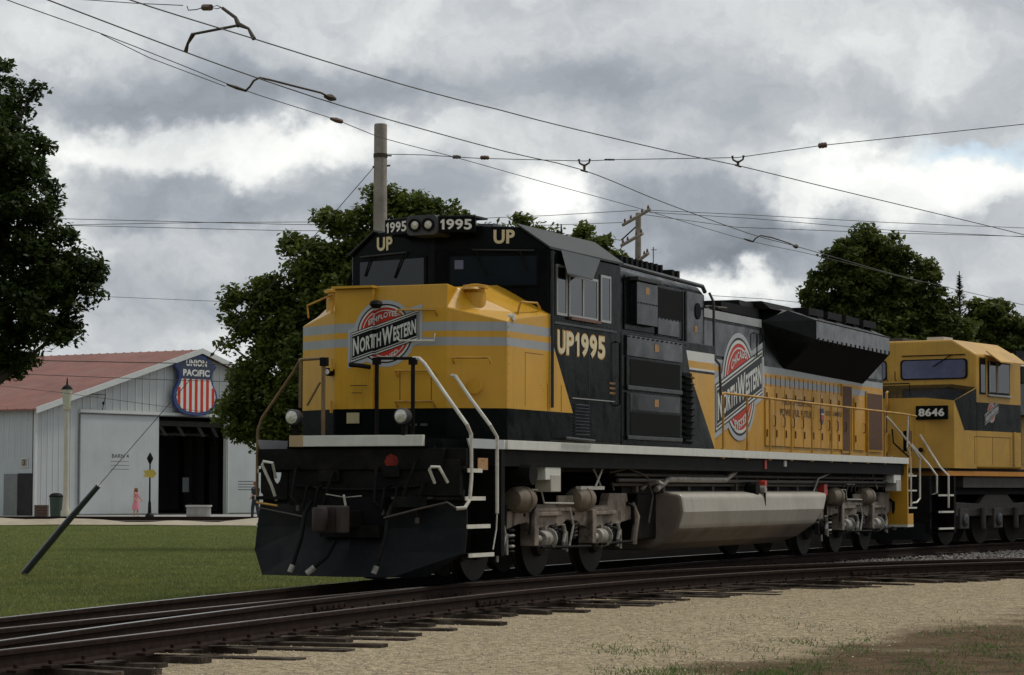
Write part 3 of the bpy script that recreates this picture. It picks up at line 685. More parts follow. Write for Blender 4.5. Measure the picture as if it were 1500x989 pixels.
# anticlimber
b = MB(); b.prism([(-.26,-.95),(-.26,.93),(-.185,.93),(-.185,-.95)], 'z', 1.745, 1.885, white); b.prism([(-.265,.74),(-.265,.94),(-.18,.94),(-.18,.74)], 'z', 1.742, 1.888, mat('stripe_tan', (.42,.30,.17), .5)); part(b, 'anticlimber', bevel=.006)
b = MB(); b.box((-.14,-1.0,1.0),(.0,1.0,1.76), dark); b.box((-.08,-1.42,.3),(.0,1.42,1.2), dark); part(b, 'pilot_plate', bevel=.006)
b = MB(); b.box((-.16,-1.42,1.12),(-.06,-.8,1.58), dark); p_ = part(b, 'pilot_corner', bevel=.01)
b = MB(); a, c = L(632, 684, x=-.28), L(655, 708, x=-.28); b.tube([L(637,708,x=-.18), L(629,688,x=-.28), L(632,684,x=-.3), L(643,684,x=-.3), L(656,707,x=-.18)], .02, rail_white); part(b, 'pilot_grab', p_, smooth=True)
b = MB(); N = 20   # left corner plate with oval hole
ring_o = []; ring_i = []
for k in range(N):
    a = 2*PI*k/N; s_ = max(abs(math.cos(a)), abs(math.sin(a)))
    ring_o.append((1.16+.27*math.cos(a)/s_, 1.36+.27*math.sin(a)/s_)); ring_i.append((1.2+.07*math.cos(a), 1.42+.15*math.sin(a)))
for t in (-.12, -.07):
    b.add([(t, *p) for p in ring_o] + [(t, *p) for p in ring_i], [(k, (k+1) % N, N+(k+1) % N, N+k) for k in range(N)], dark)
p2 = part(b, 'pilot_corner'); b = MB(); b.tube([L(405,733,x=-.1), L(398,712,x=-.2), L(384,681,x=-.3), L(386,676,x=-.3), L(399,678,x=-.3), L(404,700,x=-.15)], .02, rail_white); part(b, 'pilot_grab', p2, smooth=True)
# plow (V plate)
plow_m = mat('plow_paint', (.008,.009,.010), .5, var=.3, scale=2, col2=(.022,.020,.018), c2amt=.6, rvar=.1, spec=.12, streak=.2)
b = MB()
def plowrow(z, xc, xe, w): return [(xe, -w, z), (xc+.12, -w*.5, z), (xc, 0, z), (xc+.12, w*.5, z), (xe, w, z)]
rows = [plowrow(1.02, -.28, -.06, 1.47), plowrow(.72, -.30, -.1, 1.49), plowrow(.42, -.42, -.16, 1.49), plowrow(.11, -.6, -.3, 1.30)]
rows[3][0] = (-.28, -1.02, .11)
vs = [v for r_ in rows for v in r_] + [(v[0]+.03, v[1], v[2]) for r_ in rows for v in r_]
fs = []
for i in range(3):
    for k in range(4): fs += [(i*5+k, i*5+k+1, (i+1)*5+k+1, (i+1)*5+k), (20+i*5+k, 20+i*5+k+1, 20+(i+1)*5+k+1, 20+(i+1)*5+k)]
for k in range(4): fs += [(k, k+1, 21+k, 20+k), (15+k, 16+k, 36+k, 35+k)]
for i in range(3): fs += [(i*5, i*5+5, 25+i*5, 20+i*5), (i*5+4, i*5+9, 29+i*5, 24+i*5)]
b.add(vs, fs, plow_m); plow = part(b, 'plow', bevel=.004)
b = MB(); b.box((-.3,-.45,.72),(-.1,.45,1.1), vent_dark); b.box((-.4,-.42,.6),(-.3,.42,.75), dark)
part(b, 'coupler_pocket', plow)
b = MB(); b.tube([L(376,743,x=-.2), L(444,757,x=-.45)], .012, pipe_m); b.tube([L(376,736,x=-.2), L(406,741,x=-.3)], .014, rail_yellow); b.tube([L(562,759,x=-.5), L(612,746,x=-.4), L(655,736,x=-.3), L(664,742,x=-.3), L(668,745,x=-.25)], .014, pipe_m); part(b, 'uncoupling_lever', plow, smooth=True)
for u, col in ((-.56, spring_m), (.62, dark)):
    b = MB(); b.tube([(-.25,u,1.05),(-.42,u,.9),(-.55,u-.02,.6),(-.62,u+.03,.35),(-.66,u+.05,.22)], .03, dark); b.tube([(-.65,u+.045,.25),(-.68,u+.07,.16)], .036, spring_m); part(b, 'brake_hose', smooth=True)
b = MB(); b.tube([(-.5,.15,.55),(-.62,.2,.36),(-.72,.34,.22)], .03, dark); b.tube([(-.71,.32,.23),(-.75,.41,.15)], .038, spring_m); part(b, 'brake_hose', smooth=True)
for u in (-.62, -.45, .5, .66):
    b = MB(); b.tube([(-.15,u,1.25),(-.3,u,1.22),(-.34,u+.02,1.0),(-.3,u+.05,.85)], .018, dark); part(b, 'air_hose', smooth=True)
for u0, u1, z0, z1 in ((-.85,-.7,1.6,1.05), (-.3,-.42,1.5,.95), (.32,.42,1.45,.9), (.85,.78,1.5,1.0), (-.95,-.9,1.3,.85)):
    b = MB(); b.tube([(-.14,u0,z0),(-.24,u0,z0-.05),(-.32,(u0+u1)/2+.05,z1+.1),(-.3,u1,z1)], .022, dark); b.tube([(-.3,u1,z1),(-.3,u1,z1-.07)], .03, pipe_m, 8); part(b, 'air_hose', smooth=True)
b = MB()
for u in np.arange(-.85, .9, .17):
    for z in (1.68, 1.06): b.lathe((-.145,u,z), [(.016,-.008),(.016,.004)], dark, 'x', 6)
b.box((-.2,-.6,1.36),(-.14,-.35,1.5), dark); b.box((-.2,.25,1.3),(-.14,.55,1.45), dark); b.tube([(-.16,-.9,1.25),(-.2,-.3,1.2),(-.2,.3,1.2),(-.16,.9,1.25)], .02, dark)
part(b, 'pilot_fitting')
b = MB(); b.box((-.32,-1.05,1.08),(-.1,-.55,1.11), pipe_m); b.box((-.34,-1.05,.98),(-.32,-.6,1.11), dark); part(b, 'pilot_shelf')
# coupler
b = MB(); b.lathe((-.92,.14,.83), [(.085,-.15),(.1,-.12),(.1,.12),(.085,.15)], mat('coupler_rust', (.028,.018,.014), .7), 'z', 14); part(b, 'coupler_knuckle', smooth=True)
b = MB(); b.box((-.75,-.13,.72),(.0,.13,.94), dark); b.prism([(-1.0,-.2),(-.93,-.1),(-.82,-.03),(-.82,.06),(-.9,.2),(-.8,.24),(-.7,.13),(-.7,-.13),(-.85,-.24)][::-1], 'z', .66, 1.0, mat('coupler_rust', (.028,.018,.014), .7, var=.4, spec=.2, bump=.01)); part(b, 'coupler', bevel=.02)
b = MB(); b.tube([(-.5,0,1.0),(-.55,0,1.13)], .015, rail_white); b.tube([(-.55,.25,1.14),(-.5,0,1.1),(-.55,-.25,1.12)], .008, spring_m); part(b, 'coupler_chain')
b = MB(); b.lathe((-.16,-.48,1.55), [(.1,-.02),(.1,.02)], red_paint, 'x', 8); part(b, 'red_jack_cover')
# ditch lights
for y in (.87, -.68):
    b = MB(); c = (-.28, y, 2.12)
    b.lathe(c, [(.02,.2),(.06,.16),(.10,.07),(.105,-.03),(.09,-.05)], grille_m, 'x', 20); b.lathe((c[0]+.0,c[1],c[2]), [(.05,.02),(.088,-.04),(.082,-.052),(.035,-.068),(.01,-.072)], lamp_glass, 'x', 20); b.box((c[0]+.02,y-.03,1.88),(c[0]+.1,y+.03,2.05), dark); part(b, 'ditch_light', smooth=True)
panel_m = mat('label_cream', (.42,.36,.2), .5)
b = MB(); a = L(511, 612, x=.5); b.box((.62-.01, a.y-.09, 2.06), (.63, a.y+.09, 2.2), panel_m); b.box((.6,-1.1,1.85),(.74,1.1,1.88), black)
for dy in (-.35,-.5): b.box((.612, dy-.1, 2.02),(.625, dy, 2.05), grille_m)
part(b, 'front_label', nose)
# front handrails
def hrail(pts, r=.024, m=rail_white, nm='front_handrail'): b = MB(); b.tube(pts, r, m, 10); return part(b, nm, smooth=True)
xa = -.05
a = L(552,525,x=xa); c = L(605,525,x=xa)
b = MB(); b.tube([(xa,a.y,1.85),(xa,a.y,a.z)], .028, dark); b.tube([(xa,c.y,1.85),(xa,c.y,c.z)], .028, dark); b.tube([a,c], .02, dark); b.box((xa-.03,a.y-.05,a.z-.08),(xa+.03,a.y+.05,a.z+.01), dark); b.box((xa-.03,c.y-.05,c.z-.08),(xa+.03,c.y+.05,c.z+.01), dark); part(b, 'front_handrail')
hrail([c, L(614,525,x=xa), L(622,533,x=xa), L(655,581,x=xa), L(684,622,y=-1.5), L(690,636,y=-1.5), L(690.5,700,y=-1.5), L(688,732,y=-1.5), L(681,744,y=-1.5), L(668,745,y=-1.4)])
hrail([L(662,550,x=xn-.03), L(667,551,x=xn-.1), L(690,585,x=xn-.1), L(718,623,y=-1.5), L(728,640,y=-1.5), L(728,700,y=-1.5), L(728,752,y=-1.5)])
hrail([L(728,752,y=-1.5), L(727,775,y=-1.5), L(722,805,y=-1.5)], .01)
a = L(474,525,x=xa); c = L(440,527,x=xa)
b = MB(); b.tube([(xa,a.y,1.85),(xa,a.y,a.z)], .028, rail_brown); b.tube([a,c], .02, rail_brown); b.tube([c,(xa,c.y,2.25)], .02, rail_brown); b.tube([L(469,560,x=xa), L(450,594,x=xa)], .016, rail_brown); b.box((xa-.03,a.y-.06,a.z-.1),(xa+.03,a.y+.04,a.z+.01), dark); part(b, 'front_handrail')
hrail([c, L(430,545,x=xa+.1), L(384,612,x=.1), L(378,630,x=.1), L(377,660,x=.1), L(376.5,715,x=.1), L(378,738,x=.1)], .02, rail_brown)

# --- fuel tank
b = MB(); hp_ = [(1.2,1.18),(1.5,1.13),(1.54,.86),(1.46,.6),(1.2,.38),(.95,.27)]
prof = [(-y, z) for y, z in hp_] + hp_[::-1]
n = len(prof); x0s = [7.75 for y, z in prof]; x1s = [15.6 - (1.15-z)*1.25 for y, z in prof]
vs = [(x0s[i]-.25*(abs(p[0]) < 1.3)*0, p[0], p[1]) for i, p in enumerate(prof)] + [(x1s[i], p[0], p[1]) for i, p in enumerate(prof)]
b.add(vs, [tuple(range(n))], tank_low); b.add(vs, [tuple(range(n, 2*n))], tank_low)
for i in range(n):
    zm = (prof[i][1]+prof[(i+1) % n][1])/2
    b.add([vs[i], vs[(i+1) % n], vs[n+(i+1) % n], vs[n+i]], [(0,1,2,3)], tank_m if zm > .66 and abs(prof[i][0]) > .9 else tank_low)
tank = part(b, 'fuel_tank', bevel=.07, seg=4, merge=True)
b = MB(); b.tube([L(941,716,y=-1.2), L(946,710,y=-1.2), L(965,706,y=-1.4), L(970,709,y=-1.4)], .03, spring_m); b.tube([(7.3,-1.25,1.2),(7.7,-1.3,1.36),(10.4,-1.3,1.36),(10.9,-1.3,1.5)], .045, spring_m); part(b, 'filler_pipe', tank, smooth=True)
b = MB(); b.lathe((11.55,-1.38,1.22), [(.11,-.1),(.11,.06),(.06,.12)], dark, 'y', 16); b.lathe((11.85,-1.42,1.2), [(.07,-.1),(.07,.06)], spring_m, 'y', 14); b.lathe((12.05,-1.4,1.3), [(.06,-.06),(.06,.06)], red_paint, 'y', 12); b.box((11.8,-1.53,.85),(11.83,-1.5,1.15), dark); part(b, 'fuel_filler', tank)
b = MB(); b.box((11.1,-1.25,1.14),(11.2,-1.15,1.45), pipe_m); b.box((16,-1.3,1.1),(16.2,-1.1,1.3), red_paint); b.box((12.0,-1.46,1.55),(12.1,-1.44,1.7), red_paint); b.box((13.1,-1.46,1.6),(13.22,-1.44,1.7), white); part(b, 'tank_bracket', tank)
# dim air reservoir ahead of tank
b = MB(); b.box((6.9,-1.1,.45),(7.72,1.1,1.15), dark); part(b, 'reservoir_box', bevel=.03)

# --- trucks
def truck(xc, flip=False):
    root = MB(); m = truck_m
    F_ = -1 if flip else 1
    def X(x): return xc + x*F_
    # side frames as polygons on both sides (x relative to truck centre 3.76 -> 0)
    outline = [(-1.62,.72),(-1.56,.93),(-1.1,.95),(-.86,1.0),(.3,1.0),(.9,.96),(1.75,.98),(1.85,1.15),(2.55,1.15),(2.68,.98),(3.05,.96),(3.0,.78),(2.3,.72),(2.12,.78),(1.96,.68),(1.05,.66),(.72,.70),(.6,.76),(.2,.78),(0.0,.70),(-.5,.68),(-.98,.68),(-1.2,.76),(-1.45,.74)]
    outline = [(x if x < 2.6 else x*.97, z) for x, z in outline]
    for sg in (-1, 1):
        y0, y1 = 1.02*sg, 1.16*sg
        pts = [(X(x), z) for x, z in outline]
        root.prism(pts, 'y', y0, y1, m)
        root.prism([(X(-1.5),.9),(X(1.7),.9),(X(1.7),.955),(X(-1.5),.955)], 'y', y0, 1.2*sg, m)
        for px_ in (-1.02, 1.08):     # pedestal legs
            root.box((min(X(px_-.1),X(px_+.05)), min(y0,1.24*sg), .44), (max(X(px_-.1),X(px_+.05)), max(y0,1.24*sg), .92), m)
            root.box((min(X(px_-.1),X(px_+.9)), min(1.18*sg,1.22*sg), .84), (max(X(px_-.1),X(px_+.9)), max(1.18*sg,1.22*sg), .9), m)
        root.prism([(X(-1.02),.70),(X(-.2),.70),(X(-.45),.5),(X(-.95),.44)], 'y', 1.0*sg, 1.08*sg, m)
        root.prism([(X(1.05),.68),(X(1.9),.70),(X(1.6),.5),(X(1.1),.44)], 'y', 1.0*sg, 1.08*sg, m)
        root.prism([(X(-1.9),.9),(X(-1.5),.93),(X(-1.5),.72),(X(-1.85),.66),(X(-2.2),.5),(X(-2.3),.6)], 'y', 1.0*sg, 1.12*sg, m)
        root.box((min(X(-.2),X(.35)), min(1.16*sg,1.2*sg), .98), (max(X(-.2),X(.35)), max(1.16*sg,1.2*sg), 1.12), m)
        root.box((min(X(2.0),X(2.3)), min(y0,y1), .7), (max(X(2.0),X(2.3)), max(y0,y1), .9), m)
    root.box((X(0)-.45,-1.0,.7),(X(0)+.45,1.0,1.0), dark); root.box((X(-1.4) if F_>0 else X(1.8),-.95,.62),(X(1.8) if F_>0 else X(-1.4),.95,.75), dark)
    t = part(root, 'truck', bevel=.012)
    for k in (-2.07, 0, 2.07):
        for sg in (-1, 1):
            b = MB(); b.lathe((xc+k, .72*sg, .508), [(.1,.18*sg),(.22,.15*sg),(.24,.07*sg),(.43,.06*sg),(.508,.055*sg),(.508,.05*sg),(.51,-.06*sg),(.535,-.085*sg),(.535,-.1*sg),(.3,-.1*sg)], wheel_m, 'y', 40); part(b, 'wheel', t, smooth=True)
        b = MB(); b.tube([(xc+k,-.7,.508),(xc+k,.7,.508)], .09, dark); part(b, 'axle', t)
        for sg in (-1, 1):
            b = MB(); y = 1.04*sg
            b.lathe((xc+k+.0, y, .52), [(.15,-.02*sg),(.15,.1*sg),(.1,.14*sg)], dark, 'y', 16)
            xx = xc+k
            b.box((xx-.2,min(y,y+.08*sg),.38),(xx+.2,max(y,y+.08*sg),.66), wheel_m); b.tube([(xx-.02,y+.16*sg,.72),(xx+.02,y+.17*sg,.6),(xx-.04,y+.17*sg,.48),(xx-.0,y+.15*sg,.38)], .03, spring_m); b.tube([(xx+.12,y+.15*sg,.62),(xx+.13,y+.15*sg,.34)], .022, spring_m)
            part(b, 'journal_box', t)
    for k in (-.82, 1.25):
        for sg in (-1, 1):
            b = MB(); x0 = X(k-.12); 
            pr = [(.055,-.02),(.055,.14),(.105,.15),(.12,.3),(.105,.4),(.15,.41),(.15,.44),(.07,.45)]
            b.lathe((x0, 1.17*sg, .53), [(r, h*F_) for r, h in pr], spring_m, 'x', 18); b.box((x0+.3*F_-.01,min(1.1*sg,1.2*sg),.38),(x0+.3*F_+.03,max(1.1*sg,1.2*sg),.7), spring_m); part(b, 'brake_cylinder', t, smooth=True)
    for k, rz in ((-1.42, 0), (.72, 0)):
        for sg in (-1, 1):
            b = MB(); b.lathe((X(k), 1.18*sg, 1.07), [(.05,-.36*F_),(.13,-.33*F_),(.16,-.24*F_),(.17,-.2*F_),(.17,-.06*F_),(.182,-.055*F_),(.182,-.02*F_),(.17,-.015*F_),(.17,.12*F_),(.155,.17*F_),(.10,.2*F_),(.05,.2*F_),(.05,.24*F_),(.02,.24*F_)], mat('cylinder_dusty', (.16,.125,.085), .6, var=.25, scale=3, col2=(.06,.04,.025), c2amt=.9), 'x', 22); part(b, 'air_cylinder', t, smooth=True)
    for sg in (-1, 1):
        b = MB(); b.tube([(X(-1.6),1.2*sg,1.12),(X(-1.4),1.24*sg,1.2),(X(-.9),1.24*sg,1.2),(X(-.75),1.22*sg,1.02),(X(.3),1.22*sg,1.01)], .012, rail_white); b.tube([(X(-1.1),1.24*sg,.98),(X(-1.25),1.24*sg,.85),(X(-1.3),1.24*sg,.6)], .018, dark)
        b.tube([(X(2.75),1.15*sg,1.0),(X(2.8),1.22*sg,.8),(X(2.7),1.22*sg,.55),(X(2.72),1.2*sg,.4)], .05, truck_m); b.tube([(X(2.5),1.18*sg,1.0),(X(2.62),1.22*sg,.95),(X(2.68),1.2*sg,.7)], .03, dark)
        b.tube([(X(1.9),1.2*sg,1.2),(X(1.6),1.25*sg,1.45),(X(2.3),1.28*sg,1.52),(X(3.0),1.3*sg,1.4),(X(3.3),1.28*sg,1.1),(X(3.2),1.25*sg,.7)], .02, pipe_m)
        b.tube([(X(.9),1.2*sg,1.66),(X(1.1),1.25*sg,1.4),(X(1.3),1.25*sg,1.22)], .014, spring_m)
        part(b, 'piping', t, smooth=True)
        b = MB()
        for q in range(5):
            z = .36+.07*q; b.lathe((X(-1.75), 1.12*sg, z), [(.085,0),(.1,.02),(.085,.04)], spring_m if q % 2 else dark, 'z', 12)
        b.tube([(X(-1.9),1.15*sg,1.0),(X(-1.95),1.15*sg,.4)], .03, dark); b.tube([(X(-2.05),1.1*sg,.9),(X(-2.1),1.12*sg,.25)], .022, spring_m)
        part(b, 'spring', t)
        for q_ in (-.38, .36, 1.7):
            b = MB(); hx = [(X(q_)+.075*math.cos(a_), 1.2*sg+.04*math.sin(a_), .52+.0085*a_) for a_ in np.arange(0, 25.2, .52)]
            b.tube(hx, .014, wheel_m, 5); part(b, 'coil_spring', t, smooth=True)
        b = MB(); b.tube([(X(-.9),1.24*sg,.42),(X(.9),1.24*sg,.40)], .02, dark); b.tube([(X(.2),1.2*sg,.95),(X(.25),1.24*sg,.7),(X(.1),1.24*sg,.42)], .018, spring_m); b.tube([(X(1.3),1.22*sg,.42),(X(2.6),1.22*sg,.44)], .02, dark)
        for q_ in (-1.3, -.5, .45, 1.5): b.lathe((X(q_),1.165*sg,.86), [(.025,-.01),(.025,.012)], dark, 'y', 6)
        part(b, 'brake_rigging', t)
    return t
t1 = truck(3.76); t2 = truck(18.5)
# bolster posts (jacking pads) on frame
for x in (2.58, 20.4):
    for sg in (-1, 1):
        b = MB(); b.box((x-.02, min(1.2*sg,1.43*sg), 1.33), (x+.52, max(1.2*sg,1.43*sg), 1.715), white); b.box((x+.15, min(1.2*sg,1.44*sg), 1.17), (x+.5, max(1.2*sg,1.44*sg), 1.40), mat('pad_dusty_white', (.40,.38,.32), .6, col2=(.15,.11,.08), c2amt=.5)); part(b, 'jacking_pad', bevel=.01)
b = MB(); b.lathe((2.0,-1.33,1.56), [(.09,-.06),(.09,.08),(.07,.08),(.06,.02)], pipe_m, 'y', 16); part(b, 'bell')
b = MB(); b.lathe((1.75,-1.3,1.4), [(.14,-.3),(.14,.1)], dark, 'y', 18); part(b, 'air_filter')
b = MB(); b.lathe((3.5,-1.36,1.58), [(.02,.1),(.05,.02),(.05,-.05)], white, 'z', 10); part(b, 'drain_tap')
b = MB(); b.tube([(4.9,-1.3,1.7),(4.92,-1.32,1.5),(4.7,-1.3,1.25)], .015, rail_white); b.box((4.2,-1.28,1.2),(5.1,-1.2,1.25), rail_white); b.box((17.6,-1.28,1.3),(18.1,-1.2,1.33), rail_white); part(b, 'brake_linkage')
b = MB()
for k in range(7): x = 17.5+.25*k; b.tube([(x,-1.2,1.7),(x+random.uniform(-.1,.1),-1.28,1.45),(x+random.uniform(-.1,.1),-1.24,1.15)], .014, pipe_m)
b.tube([(15.3,-1.3,1.15),(15.45,-1.35,1.4),(16.2,-1.35,1.5)], .016, spring_m); part(b, 'hose_bundle')
# rear steps
b = MB(); b.box((21.15,-1.5,.5),(21.22,-1.05,1.72), hood_yellow); b.box((21.15,-1.5,.45),(21.62,-1.1,.5), rail_white); b.box((21.22,-1.1,.5),(22.0,-1.05,1.72), dark); b.box((21.2,-1.5,.5),(21.6,-1.46,.72), hood_yellow); b.box((22.05,-1.2,.4),(22.15,1.2,1.72), dark)
for z in (.85,1.2,1.5): b.box((21.25,-1.5,z-.03),(21.9,-1.1,z), rail_white)
part(b, 'step_well')
hrail([L(1298,610,y=-1.2), L(1306,618,y=-1.3), L(1330,647,y=-1.5), L(1347.5,672,y=-1.5), L(1347.5,730,y=-1.5), L(1343,736,y=-1.5), L(1336,737,y=-1.5)], .02, nm='rear_handrail')
hrail([L(1330,608,y=-1.5), L(1329,655,y=-1.5), L(1334,672,y=-1.5), L(1334.5,742,y=-1.5)], .02, nm='rear_handrail')
b = MB(); b.box((21.42,-.9,1.85),(21.5,.9,4.1), hood_yellow); b.box((21.5,.0,1.85),(21.7,.4,3.0), dark); b.box((22.15,-.13,.72),(22.95,.13,.94), dark); b.box((22.75,-.24,.66),(23.1,.2,1.0), dark); b.box((22.18,-.9,1.76),(22.25,.9,1.89), white); part(b, 'rear_end')
b = MB(); c = L(1308,660,y=-.6); b.lathe((22.1,-.5,1.75), [(.1,.0),(.1,.05)], lamp_glass, 'x', 14); b.box((21.6,-1.45,1.98),(21.7,-1.3,2.4), dark); part(b, 'rear_lamp')

# ================================================================== SECOND LOCOMOTIVE
H2 = .578; L2R = PI/2 - H2
L2O = LO + EX*23.7 + EY*(-.10)
loco2 = empty('diesel_locomotive', L2O, L2R, 'yellow locomotive numbered 8646 with a black sloping nose top, coupled behind the nearest one', 'locomotive', 'coupled diesel locomotives')
E1 = Vector((math.sin(H2), math.cos(H2), 0)); E2 = Vector((-math.cos(H2), math.sin(H2), 0))
def L2(px, py, x=None, y=None, z=None):
    d = ray(px, py); o = L2O - CAMP
    if x is not None: t = (x + o.dot(E1)) / d.dot(E1)
    elif y is not None: t = (y + o.dot(E2)) / d.dot(E2)
    else: t = (z + o.z) / d.z
    p = d*t - o; return Vector((p.dot(E1), p.dot(E2), p.z))
def p2(mb, name, parent=None, **k): return mb.build(name, parent or loco2, **k)
y2 = mat('second_yellow', (.50, .28, .035), .45, var=.12, scale=1.4, streak=.35, col2=(.30, .17, .05), c2amt=.35)
b = MB(); b.box((.0,-1.2,1.1),(20,1.2,1.5), dark); b.box((.5,-1.47,1.5),(20,1.47,1.6), mat('orange_sill', (.55,.22,.02), .5, streak=.3)); b.box((.3,-1.42,1.6),(20,1.42,1.66), dark); b.box((1.5,-1.4,1.25),(20,-1.0,1.48), pipe_m); p2(b, 'underframe')
b = MB()
N_ = {'a': (.55,-.95,1.66), 'b': (.8,-1.5,1.66), 'c': (2.0,-1.5,1.66), 'A': (.55,-.95,3.16), 'B': (.8,-1.5,3.10), 'C': (2.0,-1.5,3.42), 'D': (2.0,-.95,3.5)}
for sg in (0, 1):
    q = (lambda v: v) if sg == 0 else mir
    for fc, m in ((('a','b','B','A'), y2), (('b','c','C','B'), y2), (('A','B','C','D'), black)): b.face([q(N_[k]) for k in fc], m)
b.face([(.55,-.95,1.66),(.55,.95,1.66),(.55,.95,3.16),(.55,-.95,3.16)], y2); b.face([(.55,-.95,3.16),(.55,.95,3.16),(2.0,.95,3.5),(2.0,-.95,3.5)], black)
n2 = p2(b, 'nose')
bm = bmesh.new(); bm.from_mesh(n2.data); bmesh.ops.remove_doubles(bm, verts=bm.verts, dist=1e-4); bmesh.ops.recalc_face_normals(bm, faces=bm.faces); bm.to_mesh(n2.data); bm.free()
qa, qb = L2(1341,596,x=.5), L2(1388,613,x=.5)
b = MB(); b.box((.5,qb.y,qb.z-.02),(.56,qa.y,qa.z+.02), black); nb2 = p2(b, 'number_board', n2, bevel=.01)
b = MB(); put_text(b, '8646', lambda x, y: (.495, qa.y-.07-(qa.y-qb.y-.14)*x, qb.z+.05+.17*y), lettering_white, .05); p2(b, 'lettering', nb2)
b = MB()
for k, yy in enumerate((-.12, -.12)): b.tube([(.55,-.08,3.3-.9*k),(.5,-.08,3.28-.9*k),(.5,-.08,2.9-.9*k)], .03, rail_yellow)
b.tube([(.5,-.2,2.5),(.46,-.25,2.2),(.46,-.6,1.9)], .018, dark); b.box((.54,-.06,1.7),(.56,-.04,3.1), letter_brown); b.lathe((.52,-.85,2.05), [(.05,-.02),(.05,.02)], dark, 'x', 10); p2(b, 'nose_fitting', n2, smooth=True)
# cab
b = MB(); prof = [(-1.5,1.66),(1.5,1.66),(1.5,4.15),(.95,4.48),(-.95,4.48),(-1.5,4.15)]
b.prism(prof, 'x', 2.0, 4.6, y2); cab2 = p2(b, 'cab')
cut_paint(cab2, [((0,0,2.48),(0,0,1)), ((0,0,3.1),(0,0,1))], lambda c, n: 1 if (abs(n.y) > .9 and 2.48 < c.z < 3.1) else 0, [y2, black])
bv = cab2.modifiers.new('bevel', 'BEVEL'); bv.width = .05; bv.segments = 3; bv.limit_method = 'ANGLE'; bv.angle_limit = math.radians(20)
b = MB(); b.add([(.82,-1.503,3.1),(1.35,-1.503,2.48),(2.02,-1.503,2.48),(2.02,-1.503,3.4)], [(0,1,2,3)], black); p2(b, 'black_wedge', n2)
g2 = mat('windshield_blue', (.10,.11,.19), .12, var=.3, scale=2, spec=.7)
def win2(y0, y1, z0, z1, x=2.0):
    b = MB(); r = .07; pts = []
    for cy_, cz_, a0 in ((y1-r, z1-r, 0), (y0+r, z1-r, 90), (y0+r, z0+r, 180), (y1-r, z0+r, 270)):
        for k in range(4): a = math.radians(a0+30*k); pts.append((cy_+r*math.cos(a), cz_+r*math.sin(a)))
    cy_, cz_ = (y0+y1)/2, (z0+z1)/2
    b.prism([(cy_+(p[0]-cy_)*1.06, cz_+(p[1]-cz_)*1.14) for p in pts], 'x', x-.025, x+.01, dark); fr = p2(b, 'windshield_frame', cab2)
    b = MB(); b.prism(pts, 'x', x-.03, x+.0, g2); p2(b, 'windshield', fr); b = MB(); b.tube([(x-.05,y0+.3,z1+.12),(x-.07,(y0+y1)/2,z0+.25)], .012, dark); b.tube([(x-.03,y0,z1+.11),(x-.03,y1,z1+.11)], .012, dark); p2(b, 'wiper', fr)
win2(-1.27, .22, 3.64, 4.03); win2(.62, 1.35, 3.64, 4.03)
b = MB()
for y in (.35, .55): b.tube([(1.95,y,3.6),(1.88,y,3.62),(1.88,y,3.8)], .012, dark)
b.tube([(1.2,-.3,3.32),(1.2,-.3,3.5),(1.2,.9,3.5),(1.2,.9,3.32)], .014, dark); p2(b, 'grab_iron', n2)
b = MB(); b.box((2.6,-.5,4.47),(3.1,-.1,4.58), mat('antenna_pale', (.5,.48,.42), .5)); b.box((2.2,.3,4.47),(3.0,.9,4.56), pipe_m); p2(b, 'roof_equipment', cab2)
b = MB(); b.box((2.2,-1.515,3.28),(2.52,-1.49,4.08), dark); b.box((2.66,-1.515,3.3),(3.9,-1.49,4.02), dark); f = p2(b, 'side_window', cab2)
b = MB(); b.box((2.24,-1.52,3.32),(2.48,-1.51,4.04), glass); b.box((2.7,-1.52,3.34),(3.86,-1.51,3.98), glass); p2(b, 'glass', f)
b = MB(); b.box((2.7,-1.53,3.33),(2.74,-1.51,4.0), silver_edge); b.box((3.1,-1.53,3.33),(3.2,-1.51,4.0), mat('curtain_tan',(.3,.22,.14),.8)); b.box((2.62,-1.55,3.25),(3.95,-1.5,3.29), silver_edge); p2(b, 'window_bar', f)
b = MB(); b.add([(2.55,-1.51,4.25),(4.1,-1.51,4.25),(4.1,-1.85,4.0),(2.55,-1.85,4.0),(2.55,-1.51,4.22),(4.1,-1.51,4.22),(4.1,-1.85,3.97),(2.55,-1.85,3.97)], [(0,1,2,3),(4,5,6,7),(0,1,5,4),(1,2,6,5),(2,3,7,6),(3,0,4,7)], y2); p2(b, 'window_awning', cab2)
qe = L2(1452,606,y=-1.5); emc = (qe.x, qe.z)
def PE(u, v, lay): return (emc[0]+u, -1.504-.0016*lay, emc[1]+v)
emblem(cab2, PE, .22, .38, .115, .40, 'CHICAGO', 'SYSTEM', .04)
b = MB()
for x in (1.9, 2.9, 3.9): b.box((x,-1.504,1.75),(x+.01,-1.5,2.36), letter_brown)
b.box((1.9,-1.504,2.35),(4.0,-1.5,2.36), letter_brown)
for k in range(11): b.box((4.08,-1.53,1.75+.07*k),(4.2,-1.5,1.79+.07*k), y2)
p2(b, 'body_door', cab2)
b = MB(); b.prism([(-.95,1.6),(.95,1.6),(.95,4.0),(.7,4.3),(-.7,4.3),(-.95,4.0)], 'x', 4.6, 20, y2); h2_ = p2(b, 'long_hood')
cut_paint(h2_, [((0,0,3.1),(0,0,1))], lambda c, n: 1 if c.z > 3.1 else 0, [y2, black])
b = MB()
for k in range(14): b.box((4.9+1.0*k,-.98,1.8),(5.75+1.0*k,-.94,3.0), y2)
p2(b, 'hood_door', h2_)
